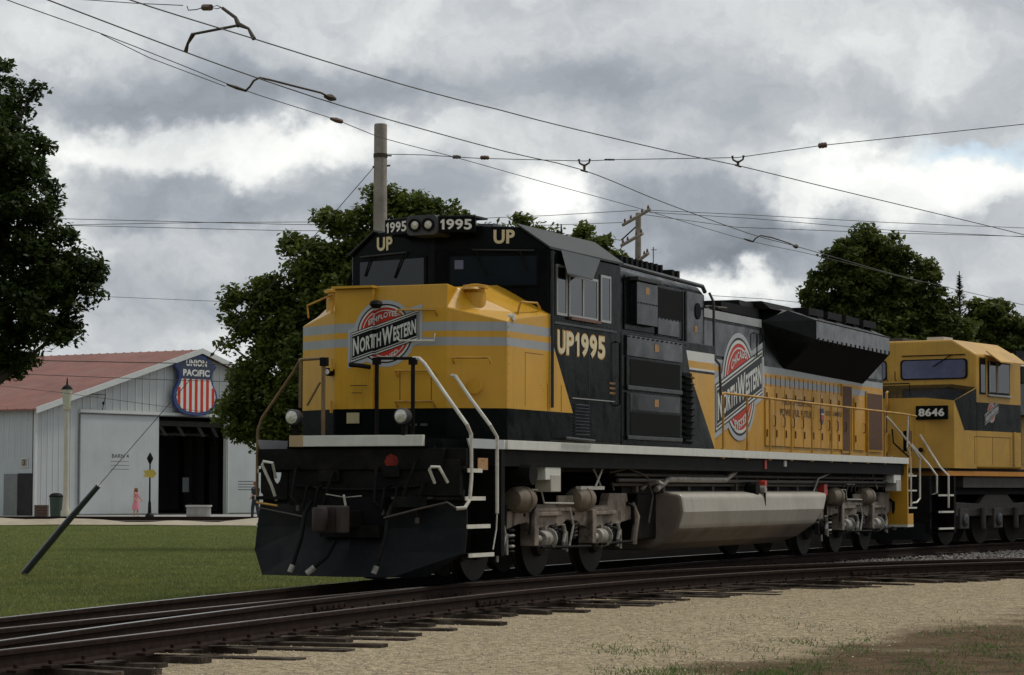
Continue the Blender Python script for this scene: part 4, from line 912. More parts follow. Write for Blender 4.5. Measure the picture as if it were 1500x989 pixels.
b = MB(); b.tube([(4.7,-1.45,4.0),(12,-1.45,4.0)], .02, rail_white); b.box((4.6,-1.4,2.9),(7.5,-.9,3.6), grille_m); b.box((4.7,-1.35,3.65),(7,-.9,4.35), dark)
for x in (4.9, 5.4): b.tube([(x,-1.42,3.6),(x,-1.42,4.2)], .02, grille_m)
p2(b, 'equipment_box', h2_)
for sgn in (-1, 1):
    b = MB(); b.box((.0,1.0*sgn-.04,.3),(.9,1.0*sgn+.04,1.5), dark); b.box((.85,min(1.02*sgn,1.46*sgn),.3),(.95,max(1.02*sgn,1.46*sgn),1.5), dark)
    st = p2(b, 'step_well')
    for z in (.4,.75,1.1): b = MB(); b.box((.05,min(1.02*sgn,1.46*sgn),z-.03),(.8,max(1.02*sgn,1.46*sgn),z), dark); b.box((.02,min(1.46*sgn,1.48*sgn),z-.035),(.8,max(1.46*sgn,1.48*sgn),z+.005), rail_white); p2(b, 'tread', st)
def hr2(pts, r=.022):
    b = MB(); b.tube(pts, r, rail_white, 8); p2(b, 'front_handrail', smooth=True)
hr2([L2(1332,647,x=.1), L2(1360,680,x=.1), L2(1372.5,697,x=.1), L2(1372.5,722,x=.1), L2(1360,728,x=.1)])
hr2([L2(1348,637,x=.45), L2(1377,684,x=.3), L2(1389.5,697,x=.3), L2(1389.5,744,x=.3)])
b = MB(); b.box((-.05,-1.3,.3),(.05,1.3,1.5), dark); b.prism([(-.35,-.5),(-.35,.5),(.0,1.3),(.0,-1.3)], 'z', .15, .5, plow_m); b.box((-.72,-.13,.72),(.0,.13,.94), dark); b.box((-.05,-.9,1.42),(-.0,.9,1.55), white); p2(b, 'pilot_plate')
b = MB(); b.box((6.4,-1.45,.35),(13,1.45,1.1), dark); p2(b, 'fuel_tank', bevel=.15)
def truck2(xc):
    b = MB()
    for sg in (-1, 1):
        b.prism([(xc-2.9,.55),(xc-2.7,.95),(xc-1.0,.9),(xc-.6,1.12),(xc+.6,1.12),(xc+1.0,.9),(xc+2.7,.95),(xc+2.9,.55),(xc+2.4,.62),(xc-2.4,.62)], 'y', 1.05*sg, 1.18*sg, pipe_m)
        for k in (-1.9, 0, 1.9): b.box((xc+k-.25, min(1.05*sg,1.22*sg), .35), (xc+k+.25, max(1.05*sg,1.22*sg), .8), pipe_m)
    t = p2(b, 'truck', bevel=.02)
    for k in (-1.9, 0, 1.9):
        for sg in (-1, 1):
            b = MB(); b.lathe((xc+k,.72*sg,.508), [(.1,.14*sg),(.43,.06*sg),(.508,.055*sg),(.51,-.06*sg),(.535,-.1*sg)], wheel_m, 'y', 28); p2(b, 'wheel', t, smooth=True)
            b = MB(); b.lathe((xc+k,1.22*sg,.55), [(.14,-.1*sg),(.14,.03*sg),(.08,.05*sg)], grille_m, 'y', 14); p2(b, 'journal_box', t)
        b = MB(); b.tube([(xc+k+.9,1.26*-1,.35),(xc+k+.9,-1.26,.8)], .07, pipe_m); p2(b, 'spring', t)
truck2(3.9); truck2(16.3)

# ================================================================== GROUND
def sheet(name, pts, z, m, kind='structure'):
    me = bpy.data.meshes.new(name); me.from_pydata([(p[0], p[1], z) for p in pts], [], [tuple(range(len(pts)))]); me.materials.append(m)
    o = bpy.data.objects.new(name, me); COL.objects.link(o); return tag(o, kind=kind)
def gmat(name, kind):
    m = bpy.data.materials.new(name); m.use_nodes = True; t = NT(m.node_tree); b = t.n['Principled BSDF']
    co = t.new('ShaderNodeTexCoord').outputs['Object']; b.inputs['Roughness'].default_value = .95; b.inputs['Specular IOR Level'].default_value = .0
    bn = t.new('ShaderNodeBump'); bn.inputs['Strength'].default_value = 1
    if kind == 'grass':
        n1 = t.noise(co, .12, 4, .6); n2 = t.noise(co, .55, 6, .7); n3 = t.noise(co, 14, 4, .7)
        c = t.mix(t.maprange(n1.outputs[0], .35, .65, 0, 1), (.11,.15,.045,1), (.18,.20,.07,1))
        c = t.mix(t.maprange(n2.outputs[0], .48, .66, 0, .6), c, (.22,.20,.09,1)); c = t.mix(t.maprange(n3.outputs[0], .35, .7, .55, 0), c, (.04,.06,.018,1))
        bn.inputs['Distance'].default_value = .05; t.link(n3.outputs[0], bn.inputs['Height'])
    else:
        v = t.new('ShaderNodeTexVoronoi'); t.link(co, v.inputs['Vector']); v.inputs['Scale'].default_value = 38
        n0 = t.noise(co, 9, 5, .7); n1 = t.noise(co, .5, 5, .6); n2 = t.noise(co, 2.2, 6, .65)
        bw = t.new('ShaderNodeSeparateColor'); t.link(v.outputs['Color'], bw.inputs[0])
        c = t.mix(bw.outputs[0], (.18,.145,.095,1), (.59,.485,.325,1))
        c = t.mix(t.maprange(n1.outputs[0], .42, .66, 0, .45), c, (.34,.27,.18,1)); c = t.mix(t.maprange(n0.outputs[0], .50, .66, 0, .7), c, (.12,.10,.07,1))
        # bare brown earth beyond a line at the lower right
        sx = t.new('ShaderNodeSeparateXYZ'); t.link(co, sx.inputs[0])
        P1, P2 = (1.6, 21.6), (7.0, 32.0); dx, dy = P2[0]-P1[0], P2[1]-P1[1]; Ln = math.hypot(dx, dy); nx, ny = dy/Ln, -dx/Ln
        s_ = t.math('ADD', t.math('ADD', t.math('MULTIPLY', sx.outputs[0], nx), t.math('MULTIPLY', sx.outputs[1], ny)), -(nx*P1[0]+ny*P1[1]))
        nz = t.math('MULTIPLY', t.math('ADD', t.noise(co, .55, 6, .68).outputs[0], -.5), 5.0)
        msk = t.maprange(t.math('ADD', s_, nz), -.3, 1.1, 0, .9, True)
        earth = t.mix(t.maprange(n2.outputs[0], .35, .65, 0, 1), (.022,.015,.010,1), (.135,.08,.045,1)); earth = t.mix(t.maprange(n0.outputs[0], .4, .65, 0, .7), earth, (.13,.11,.075,1))
        c = t.mix(msk, c, earth)
        h = t.math('ADD', t.math('MULTIPLY', v.outputs['Distance'], -.4), t.math('MULTIPLY', n2.outputs[0], 1.6)); bn.inputs['Distance'].default_value = .05; t.link(h, bn.inputs['Height'])
    t.link(c, b.inputs['Base Color']); t.link(bn.outputs[0], b.inputs['Normal']); return m
lawn_m = gmat('lawn_grass', 'grass'); gravel_m = gmat('gravel_path', 'gravel')
sheet('ground', [(-2500,-300),(2500,-300),(2500,3000),(-2500,3000)], -.05, lawn_m)

# --- track centre lines
R4 = [(0,954),(100,942),(200,928),(300,915.5),(400,903.5),(500,891.5),(600,881.3),(700,872.5),(800,863.3),(900,854),(1000,845.5),(1060,840.5),(1150,835),(1220,831.2),(1300,827.8),(1400,825),(1500,823)]
Pn = np.array([list(G(px, py, RAIL))[:2] for px, py in R4])
s_len = np.r_[0, np.cumsum(np.hypot(*np.diff(Pn, axis=0).T))]
cx_ = np.polyfit(s_len, Pn[:,0], 3); cy_ = np.polyfit(s_len, Pn[:,1], 3)
ss = np.arange(0, s_len[-1]+.01, .5); nearB = np.c_[np.polyval(cx_, ss), np.polyval(cy_, ss)]
def extend(P, n0, n1, step=.5, k0=0, k1=0):
    P = list(map(np.array, P)); a = []
    d = P[0]-P[1]; ang = math.atan2(d[1], d[0]); p = P[0].copy()
    for i in range(n0): ang += k0*step; p = p + step*np.array([math.cos(ang), math.sin(ang)]); a.append(p)
    d = P[-1]-P[-2]; ang = math.atan2(d[1], d[0]); p = P[-1].copy(); e = []
    for i in range(n1): ang += k1*step; p = p + step*np.array([math.cos(ang), math.sin(ang)]); e.append(p)
    return np.array(a[::-1] + P + e)
nearB = extend(nearB, 16, 40, k1=-.01)
def offset(P, d):       # d to the left of travel
    T = np.gradient(P, axis=0); T /= np.linalg.norm(T, axis=1)[:,None]; return P + np.c_[-T[:,1], T[:,0]]*d
farB = offset(nearB, 1.507); midB = offset(nearB, .7535)
KA = .0085
def locA(x):
    y = KA/2*(7.35**2-(x-11.1)**2)
    if x < 0: y -= .00008*x*x*0
    p = LO + EX*x + EY*y; return (p.x, p.y)
midA = np.array([locA(x) for x in np.arange(-34, 75, .5)])
nearA = offset(midA, -.7535); farA = offset(midA, .7535)
RP = [(-.07,0),(.07,0),(.07,.012),(.015,.03),(.012,.115),(.034,.125),(.036,.158),(.028,.166),(-.028,.166),(-.036,.158),(-.034,.125),(-.012,.115),(-.015,.03),(-.07,.012)]
def rail(P, name, parent, top):
    T = np.gradient(P, axis=0); T /= np.linalg.norm(T, axis=1)[:,None]; Nn = np.c_[-T[:,1], T[:,0]]
    b = MB(); n = len(RP); vs = []
    for p, q in zip(P, Nn):
        for u, h in RP: vs.append((p[0]+q[0]*u, p[1]+q[1]*u, .054+h))
    fs1 = []; fs2 = []
    for i in range(len(P)-1):
        for k in range(n):
            f = (i*n+k, i*n+(k+1) % n, (i+1)*n+(k+1) % n, (i+1)*n+k); (fs2 if k in (7,) else fs1).append(f)
    o = len(b.v); b.add(vs, fs1, rail_side); b.f += fs2; b.m += [b.mi(top)]*len(fs2)
    return b.build(name, parent)
tA = empty('railway_track', (0,0,0), 0, 'track under the two locomotives, its far rail bordering the lawn', 'railway track', 'curved tracks')
tB = empty('railway_track', (0,0,0), 0, 'foremost curved track with rusty rails and old ties lying in pale gravel', 'railway track', 'curved tracks')
rail(nearA, 'rail', tA, rail_top); rail(farA, 'rail', tA, rail_top); rail(nearB, 'rail', tB, rail_top_rust); rail(farB, 'rail', tB, rail_top_rust)
def ties(P, parent, spacing, s0, s1, extra, lo):
    cum = np.r_[0, np.cumsum(np.hypot(*np.diff(P, axis=0).T))]; s = s0; n = 0
    while s < min(s1, cum[-1]-.6) and n < 98:
        x = np.interp(s, cum, P[:,0]); y = np.interp(s, cum, P[:,1]); x2 = np.interp(s+.3, cum, P[:,0]); y2_ = np.interp(s+.3, cum, P[:,1])
        t = Vector((x2-x, y2_-y, 0)).normalized(); r = Vector((t.y, -t.x, 0))
        a = random.uniform(-.05, .05); r = (r + t*a).normalized()
        l0 = 1.3 + random.uniform(-.1, .1); l1 = lo + random.uniform(*extra); wd = random.uniform(.09, .125); h = .010 + random.uniform(-.045, .016)
        b = MB(); vs = []
        K = 7
        for i in range(K):
            u = -l0 + (l0+l1)*i/(K-1)
            for sx_, zz in ((-1,-.14),(1,-.14),(1,h),(-1,h)):
                e = random.uniform(-.01, .01); dz = random.uniform(-.006,.006) if zz > 0 else 0
                vs.append(tuple(Vector((x,y,0)) + r*u + t*(sx_*wd+e) + Vector((0,0,zz+dz - (.012 if i in (0,K-1) and zz > 0 else 0)))))
        fs = [(i*4+k, i*4+(k+1)%4, (i+1)*4+(k+1)%4, (i+1)*4+k) for i in range(K-1) for k in range(4)] + [(3,2,1,0), ((K-1)*4,(K-1)*4+1,(K-1)*4+2,(K-1)*4+3)]
        b.add(vs, fs, wood); o = b.build('tie', parent); 
        s += spacing + random.uniform(-.07, .1); n += 1
ties(midB, tB, .58, 1.0, 60, (-.5, .34), 1.5)
ties(midA, tA, .56, 10, 70, (-.1, .15), 1.35)
# tie plates and joint bars
for P, par in ((nearB, tB), (nearA, tA)):
    b = MB(); cum = np.r_[0, np.cumsum(np.hypot(*np.diff(P, axis=0).T))]
    for s in np.arange(4, 50, .52):
        x = np.interp(s, cum, P[:,0]); y = np.interp(s, cum, P[:,1]); x2 = np.interp(s+.2, cum, P[:,0]); yy = np.interp(s+.2, cum, P[:,1])
        t = Vector((x2-x, yy-y, 0)).normalized(); r = Vector((t.y, -t.x, 0)); c = Vector((x,y,.05))
        vs = [tuple(c + r*u*.15 + t*v*.08 + Vector((0,0,z))) for z in (0,.02) for u, v in ((-1,-1),(1,-1),(1,1),(-1,1))]
        b.add(vs, [(3,2,1,0),(4,5,6,7),(0,1,5,4),(1,2,6,5),(2,3,7,6),(3,0,4,7)], rail_side)
        c2 = c + r*.1 + Vector((0,0,.03)); vs = [tuple(c2 + r*u*.015 + t*v*.015 + Vector((0,0,z))) for z in (0,.03) for u, v in ((-1,-1),(1,-1),(1,1),(-1,1))]
        b.add(vs, [(3,2,1,0),(4,5,6,7),(0,1,5,4),(1,2,6,5),(2,3,7,6),(3,0,4,7)], rail_side)
    o = b.build('tie_plate', par); o['kind'] = 'stuff'
    b = MB()
    for s in (7.5, 19.0, 31.0):
        for q in np.linspace(-.45, .45, 6):
            x = np.interp(s+q, cum, P[:,0]); y = np.interp(s+q, cum, P[:,1]); x2 = np.interp(s+q+.2, cum, P[:,0]); yy = np.interp(s+q+.2, cum, P[:,1]); t = Vector((x2-x, yy-y, 0)).normalized(); r = Vector((t.y, -t.x, 0))
            c = Vector((x,y,.125)) + r*.03; b.tube([c, c + r*.03], .02, rail_side, 6)
            if q < .4: c3 = c + t*.09; vs = [tuple(c3 + r*u*.012 + t*v*.1 + Vector((0,0,z))) for z in (-.03,.03) for u, v in ((-1,-1),(1,-1),(1,1),(-1,1))]; b.add(vs, [(3,2,1,0),(4,5,6,7),(0,1,5,4),(1,2,6,5),(2,3,7,6),(3,0,4,7)], rail_side)
    b.build('joint_bar', par)
# gravel sheet bordered by the lawn along the far rail
edge = offset(midA, 1.25); g_ = np.random.default_rng(3)
ed = []
for i in range(len(edge)-1):
    for f in (0, .5):
        p = edge[i]*(1-f)+edge[i+1]*f; ed.append(p + g_.normal(0, .10, 2))
ed = [tuple(p) for p in ed]
sheet('gravel_path', ed + [(90, 90), (90, -10), (-30, -10)], -.04, gravel_m)
bed_near = offset(midA, 1.25)[84:]; bed_far = [np.array(q) for q in ((-.6, 41), (-.8, 108), (40, 108), (80, 95))][::-1]
sheet('under_train_shade', [tuple(p + np.array([0, g_.normal(0,.1)])) for p in bed_near] + [tuple(p + g_.normal(0,.2,2)) for p in bed_far[::-1]], .0, mat('painted_shade_black', (.009,.008,.007), .95, var=.5, scale=3, bump=.03, bscale=20, spec=0))  # near-black sheet painting the shade seen beneath and behind the train
bed_near = offset(midA, -1.45)[70:]; bed_far = offset(midA, 1.3)[70:]
sheet('track_bed', [tuple(p + g_.normal(0,.06,2)) for p in bed_near] + [tuple(p + g_.normal(0,.08,2)) for p in bed_far[::-1]], .004, mat('shade_dark_ballast', (.03,.024,.02), .95, var=.5, scale=3, bump=.03, bscale=20, spec=0))  # ballast colour darkened to paint in the shade under the trains
# ballast stones between the two tracks and under the trains
def stones(name, P, z, smin, smax, m, label=None):
    P = np.asarray(P); n = len(P)
    base = np.array([(1,0,0),(-1,0,0),(0,1,0),(0,-1,0),(0,0,1),(0,0,-1)], float); fcs = np.array([(0,2,4),(2,1,4),(1,3,4),(3,0,4),(2,0,5),(1,2,5),(3,1,5),(0,3,5)])
    sc = rng.uniform(smin, smax, (n,1,1)); V = base[None]*(1+rng.uniform(-.35,.35,(n,6,1)))*sc; a = rng.uniform(0, 2*PI, n); ca, sa = np.cos(a)[:,None], np.sin(a)[:,None]
    V[...,2] *= .7
    X = V[...,0]*ca - V[...,1]*sa; Y = V[...,0]*sa + V[...,1]*ca; V = np.stack([X, Y, V[...,2]], -1)
    V[...,0] += P[:,0,None]; V[...,1] += P[:,1,None]; V[...,2] += z + sc[:,0]*.25
    Fc = (fcs[None] + (np.arange(n)*6)[:,None,None]).reshape(-1,3)
    me = bpy.data.meshes.new(name); me.from_pydata(V.reshape(-1,3).tolist(), [], Fc.tolist()); me.materials.append(m); o = bpy.data.objects.new(name, me); COL.objects.link(o)
    return tag(o, label, None, None, 'stuff')
stone_m = mat('ballast_stone', (.17,.155,.14), .9, var=.2, island=.65); pebble_m = mat('gravel_pebble', (.40,.34,.24), .9, var=.1, island=.45)
PB = []
while len(PB) < 9000:
    i = rng.integers(60, 170); t = rng.uniform(-3.4, .6); p = offset(midA, t)[i] if False else None
    break
oA = midA; TA = np.gradient(oA, axis=0); TA /= np.linalg.norm(TA, axis=1)[:,None]; NA = np.c_[-TA[:,1], TA[:,0]]
i = rng.integers(70, 175, 15000); t = rng.uniform(-3.6, 1.4, 15000); PB = oA[i] + TA[i]*rng.uniform(-.25,.25,(15000,1)) + NA[i]*t[:,None]
# keep the ones on the train's side of the foremost track's far rail
dB = np.min(np.hypot(PB[:,None,0]-nearB[None,::2,0], PB[:,None,1]-nearB[None,::2,1]), axis=1); PB = PB[dB > 1.75]
stones('ballast', PB, 0.02, .018, .045, stone_m, 'grey ballast stones heaped between the two tracks')
Y_ = 17 + 26*rng.random(26000)**1.3; X_ = (rng.uniform(-.22, .22, 26000))*Y_
PG = np.c_[X_, Y_]; dB = np.min(np.hypot(PG[:,None,0]-nearB[None,::2,0], PG[:,None,1]-nearB[None,::2,1]), axis=1)
side = np.array([np.cross(nearB[min(len(nearB)-1, k+1)]-nearB[k], p-nearB[k]) for p, k in zip(PG, [np.argmin(np.hypot(nearB[:-1,0]-p[0], nearB[:-1,1]-p[1])) for p in PG])])
sdl = (PG[:,0]-1.6)*.887 - (PG[:,1]-21.6)*.461
stones('gravel_pebbles', PG[(side < 0) & (sdl < rng.normal(-.4,.8,len(PG)))], -.042, .005, .015, pebble_m, 'loose pale pebbles on the gravel path')
stones('gravel_pebbles', PG[(side > 0) & (dB < 1.6)], -.04, .006, .014, pebble_m, 'loose pale pebbles between the foremost rails')
a = G(1428,825); sheet('concrete_crossing', [tuple(G(1432,824.5,.16))[:2], tuple(G(1700,818,.16))[:2], tuple(G(1700,802,.16))[:2], tuple(G(1500,815.5,.16))[:2]], .15, concrete)
# sandy strip, platform edge and old track before the barn
sand_m = mat('sandy_ground', (.36,.31,.22), .95, var=.15, scale=.8, col2=(.2,.16,.1), c2amt=.5, bump=.05, bscale=2)
b = MB(); xs_ = np.arange(-60, 30, .6); top = []
for x in xs_: top.append((x, 101+random.uniform(-.8,.8)+1.2*math.sin(x*.35), 0))
vs = []; 
for x in xs_:
    y0 = 98.5+random.uniform(-.8,.8)+1.5*math.sin(x*.3); h = .10+.09*math.sin(x*.55)+.06*math.sin(x*1.7)+random.uniform(0,.06)
    vs += [(x, y0, -.02), (x, 101, max(.03, h)), (x, 104, max(.03,h*.8)), (x, 107, -.02)]
b.add(vs, [(i*4+k, i*4+k+1, (i+1)*4+k+1, (i+1)*4+k) for i in range(len(xs_)-1) for k in range(3)], sand_m)
tag(b.build('sand_strip', smooth=True), kind='structure')
b = MB(); b.box((-70,108,-.02),(30,110,.02), mat('brown_strip', (.045,.03,.02), .9, var=.3)); tag(b.build('dirt_strip'), kind='structure')
t3 = empty('railway_track', (0,0,0), 0, 'rusty track running low in front of the white barn', 'railway track')
for y in (111, 112.5): b = MB(); b.box((-70,y,0),(30,y+.07,.16), rail_side); b.build('rail', t3)
b = MB(); b.prism([(0,0),(1,0),(1,1),(0,1)], 'z', 0, 0.001, concrete) if False else None
# pavement before the barn in barn frame
BO = Vector((-23.8, 126.0, 0)); BH = math.radians(35); b1 = Vector((math.sin(BH), math.cos(BH), 0)); b2 = Vector((-math.cos(BH), math.sin(BH), 0))
def BW(t, n, z=0): p = BO + b1*t + b2*n; return Vector((p.x, p.y, z))
b = MB(); P = [(-60,114),(30,114),(30,140),(0,150),(-24,126.5),(-60,128)]
b.prism(P, 'z', -.02, .03, mat('pavement_concrete', (.30,.29,.27), .9, var=.12, scale=1)); tag(b.build('pavement'), kind='structure')

# ================================================================== LAWN BLADES
def blades(name, P, hmin, hmax, wdt, m, label, z=-.045, lean=.5):
    n = len(P); h = rng.uniform(hmin, hmax, n); a = rng.uniform(0, 2*PI, n); lx, ly = rng.normal(0, lean, n)*h, rng.normal(0, lean, n)*h
    wx, wy = np.cos(a)*wdt, np.sin(a)*wdt
    V = np.zeros((n,3,3)); V[:,0,0] = P[:,0]-wx; V[:,0,1] = P[:,1]-wy; V[:,1,0] = P[:,0]+wx; V[:,1,1] = P[:,1]+wy; V[:,2,0] = P[:,0]+lx; V[:,2,1] = P[:,1]+ly; V[:,2,2] = h; V[...,2] += z
    me = bpy.data.meshes.new(name); me.vertices.add(n*3); me.vertices.foreach_set('co', V.ravel()); me.loops.add(n*3); me.loops.foreach_set('vertex_index', np.arange(n*3)); me.polygons.add(n)
    me.polygons.foreach_set('loop_start', np.arange(n)*3); me.polygons.foreach_set('loop_total', np.full(n,3)); me.update(); me.materials.append(m)
    o = bpy.data.objects.new(name, me); COL.objects.link(o); return tag(o, label, None, None, 'stuff')
n = 300000; Y_ = 22 + 76*rng.random(n)**1.35; X_ = np.where(rng.random(n) < .72, rng.uniform(-.215, .01, n), rng.uniform(-.42, -.21, n))*Y_
P = np.c_[X_, Y_]; loc = P - np.array([LO.x, LO.y]); lx = loc @ np.array([EX.x, EX.y]); ly = loc @ np.array([EY.x, EY.y])
yc = KA/2*(7.35**2-(lx-11.1)**2); keep = (ly > yc+1.2 + rng.normal(0,.12,n))
blades('lawn_blades', P[keep], .02, .055, .009, grass_leaf, 'mown green lawn behind the tracks')
cl = []
for k in range(170):
    px, py = rng.uniform(880, 1560), rng.uniform(900, 1000)
    if py < 945 - (px-1000)*.03 + 20*math.sin(px*.02) and rng.random() < .75: continue
    g = G(px, py); m_ = rng.integers(10, 60); cl.append(np.c_[rng.normal(g.x, .13, m_), rng.normal(g.y, .3, m_)])
for k in range(34):
    px, py = rng.uniform(900, 1160), rng.uniform(972, 1000); g = G(px, py); m_ = 40; cl.append(np.c_[rng.normal(g.x, .12, m_), rng.normal(g.y, .2, m_)])
blades('weeds', np.vstack(cl), .015, .055, .006, weed_leaf, 'bright green weed tufts on the brown earth at the lower right', lean=.6)
dr = []
for k in range(170):
    px, py = rng.uniform(900, 1560), rng.uniform(890, 1000); g = G(px, py); m_ = 12; dr.append(np.c_[rng.normal(g.x, .1, m_), rng.normal(g.y, .3, m_)])
blades('dry_grass', np.vstack(dr), .01, .035, .006, mat('dry_blades', (.16,.11,.06), .9, var=.2, island=.5), 'dry brown grass stubble on the earth at the lower right', lean=1.0)

# ================================================================== TREES
def crown_mesh(name, lobes, depth, m, n_leaf, size, parent, ysq=.9, clump=.33, fill=.25):
    Vs = []
    w_ = np.array([l[2]**2 for l in lobes], float); w_ /= w_.sum()
    for l, ww in zip(lobes, w_):
        c = D(l[0], l[1], depth + (l[3] if len(l) > 3 else rng.uniform(-.5,.5)*l[2]*depth/F)); R = l[2]*depth/F
        k = max(12, int(n_leaf*ww)); nc = max(8, k//80)
        d = rng.normal(size=(nc,3)); d /= np.linalg.norm(d,axis=1)[:,None]; rr = np.where(rng.random(nc) < fill, rng.uniform(.2,.8,nc), rng.uniform(.70,1.06,nc))
        cc = np.array(c)[None] + d*rr[:,None]*R*np.array([1,1,.95])
        idx = rng.integers(0, nc, k); cs = clump*(.7+.6*rng.random(nc))
        off = rng.normal(size=(k,3)); off /= np.linalg.norm(off,axis=1)[:,None]; off *= (rng.random((k,1))**.5)*cs[idx][:,None]*.95; off[:,2] *= .7
        Vs.append(cc[idx] + off)
    C = np.vstack(Vs); n = len(C)
    nrm = rng.normal(size=(n,3)); nrm[:,2] = np.abs(nrm[:,2])+.6; nrm /= np.linalg.norm(nrm,axis=1)[:,None]
    t = np.cross(nrm, rng.normal(size=(n,3))); t /= np.linalg.norm(t,axis=1)[:,None]; bt = np.cross(nrm, t)
    s = size*rng.uniform(.6,1.3,n)[:,None]
    V = np.stack([C - t*s, C - bt*s*.55 + nrm*s*.12, C + t*s, C + bt*s*.55 + nrm*s*.12], 1).reshape(-1,3)
    me = bpy.data.meshes.new(name); me.vertices.add(n*4); me.vertices.foreach_set('co', V.ravel()); me.loops.add(n*4); me.loops.foreach_set('vertex_index', np.arange(n*4)); me.polygons.add(n)
    me.polygons.foreach_set('loop_start', np.arange(n)*4); me.polygons.foreach_set('loop_total', np.full(n,4)); me.update(); me.materials.append(m)
    o = bpy.data.objects.new(name, me); COL.objects.link(o)
    o.parent = parent; o.matrix_parent_inverse = parent.matrix_world.inverted() if False else Matrix.Translation(-Vector(parent.location)); return o
def tree(lobes, depth, m, n_leaf, size, tpx, label, cat='tree', group=None, tr=.22, **k):
    base = D(tpx, 700, depth); base.z = 0
    t = empty('tree', base, 0, label, cat, group)
    b = MB(); zs = [D(l[0], l[1], depth) - base for l in lobes]; zm = np.mean([z.z for z in zs]); ztop = max(z.z for z in zs)
    b.tube([(0,0,-.05),(.03,0,.4),(.0,.05,zm*.5),(.1,0,zm),(.05,.05,ztop)], [tr*1.35, tr*1.05, tr*.85, tr*.55, tr*.12], bark, 10)
    for z in zs:
        a = Vector((0,0,max(.8, min(z.z*.55, zm)))); mid = (a+z)/2 + Vector((0,0,-.2)); b.tube([a, mid, z], [tr*.4, tr*.25, tr*.06], bark, 6)
    b.build('trunk', t, smooth=True)
    crown_mesh('crown', lobes, depth, m, n_leaf, size, t, **k); return t
mid_l = [(590,322,44),(522,352,48),(640,335,42),(455,388,42),(398,428,32),(600,400,75),(500,430,75),(412,475,60),(350,480,20),(358,560,22),(412,552,66),(480,540,75),(370,600,50),(425,605,50),(352,632,18),(395,640,22),(682,325,16),(560,300,28),(620,300,24),(545,480,80),(620,480,80),(560,560,80),(336,446,10),(336,505,9),(350,430,14),(480,320,18),(425,355,14)]
tree([(x_, y_, r_*.93) for x_, y_, r_ in mid_l], 62, leaf_a, 105000, .078, 540, 'broad maple tree rising behind the wooden pole and hanging low over the barn front', tr=.28)
left_l = [(-20,155,74),(12,215,64),(28,290,72),(72,375,64),(112,415,44),(50,450,70),(-30,380,120),(92,485,30),(15,510,46),(-70,250,130),(-110,470,100),(140,398,22),(-120,150,90),(-200,330,140),(-230,470,90),(52,135,12),(10,540,22)]
left_l = [(x_-1, y_-1, r_*.94) for x_, y_, r_ in left_l]
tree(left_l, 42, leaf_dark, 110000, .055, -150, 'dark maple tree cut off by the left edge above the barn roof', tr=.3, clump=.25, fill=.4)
tree([(762,328,12),(790,338,10),(728,342,10),(858,345,20),(885,362,18),(830,362,20),(810,345,9),(905,385,16),(860,390,30),(800,380,30),(750,370,30),(700,400,30),(900,420,40),(820,430,50),(740,430,50)], 98, leaf_a, 22000, .14, 820, 'tree showing only its pale top sprigs above the first locomotive roof', tr=.2, clump=.4)
tree([(1268,362,30),(1245,385,38),(1295,382,36),(1218,428,38),(1275,435,60),(1335,420,42),(1368,455,30),(1335,475,55),(1225,470,44),(1280,500,60),(1200,450,22),(1390,500,40),(1340,540,60)], 86, leaf_b, 80000, .095, 1290, 'rounded leafy tree behind the flared radiator and the second cab', tr=.3, clump=.36, fill=.35)
tree([(1432,468,24),(1460,462,26),(1482,488,24),(1440,500,40),(1495,510,26),(1408,492,24),(1425,480,18),(1520,500,40),(1475,530,45),(1530,540,50)], 92, leaf_b, 24000, .13, 1475, 'small leafy tree at the right edge beyond the second cab', tr=.2, clump=.36, fill=.35)
# conifer
cb = D(1408, 700, 96); cb.z = 0; ct = empty('conifer_tree', cb, 0, 'thin conifer with bare leader tips poking up between the two leafy trees at the right', 'tree')
b = MB(); b.tube([(0,0,0),(0,0,6),(0,0,9.75)], [.16,.09,.015], bark, 8)
for z in np.arange(2, 9.3, .22):
    for k in range(5): a = random.uniform(0, 2*PI); r = max(.08, (9.6-z)*.20); b.tube([(0,0,z),(math.cos(a)*r, math.sin(a)*r, z+.12*r+.1)], [.025,.008], bark, 4)
for dx in (.5,): b.tube([(dx,0,5),(dx+.1,0,8.8)], [.05,.012], bark, 6)
b.build('trunk', ct)
pts = []
for z in np.arange(1.5, 9.5, .035):
    r = max(.07, (9.5-z)*.36)
    for k in range(34 if z < 7.8 else 8): a = random.uniform(0,2*PI); q = r*random.uniform(.2,1); pts.append((cb.x+math.cos(a)*q, cb.y+math.sin(a)*q, z+random.uniform(-.05,.12)*1.0))
C = np.array(pts); n = len(C); dv = C - np.array([cb.x, cb.y, 0]); dv[:,2] = .3*np.hypot(dv[:,0], dv[:,1]); dv /= np.linalg.norm(dv,axis=1)[:,None]; sd_ = np.cross(dv, (0,0,1)); s = .13
V = np.stack([C-dv*s, C-sd_*s*.3, C+dv*s, C+sd_*s*.3],1).reshape(-1,3)
me = bpy.data.meshes.new('crown'); me.from_pydata((V-np.array(cb)).tolist(), [], [(4*i,4*i+1,4*i+2,4*i+3) for i in range(n)]); me.materials.append(leaf_c); o = bpy.data.objects.new('crown', me); COL.objects.link(o); o.parent = ct
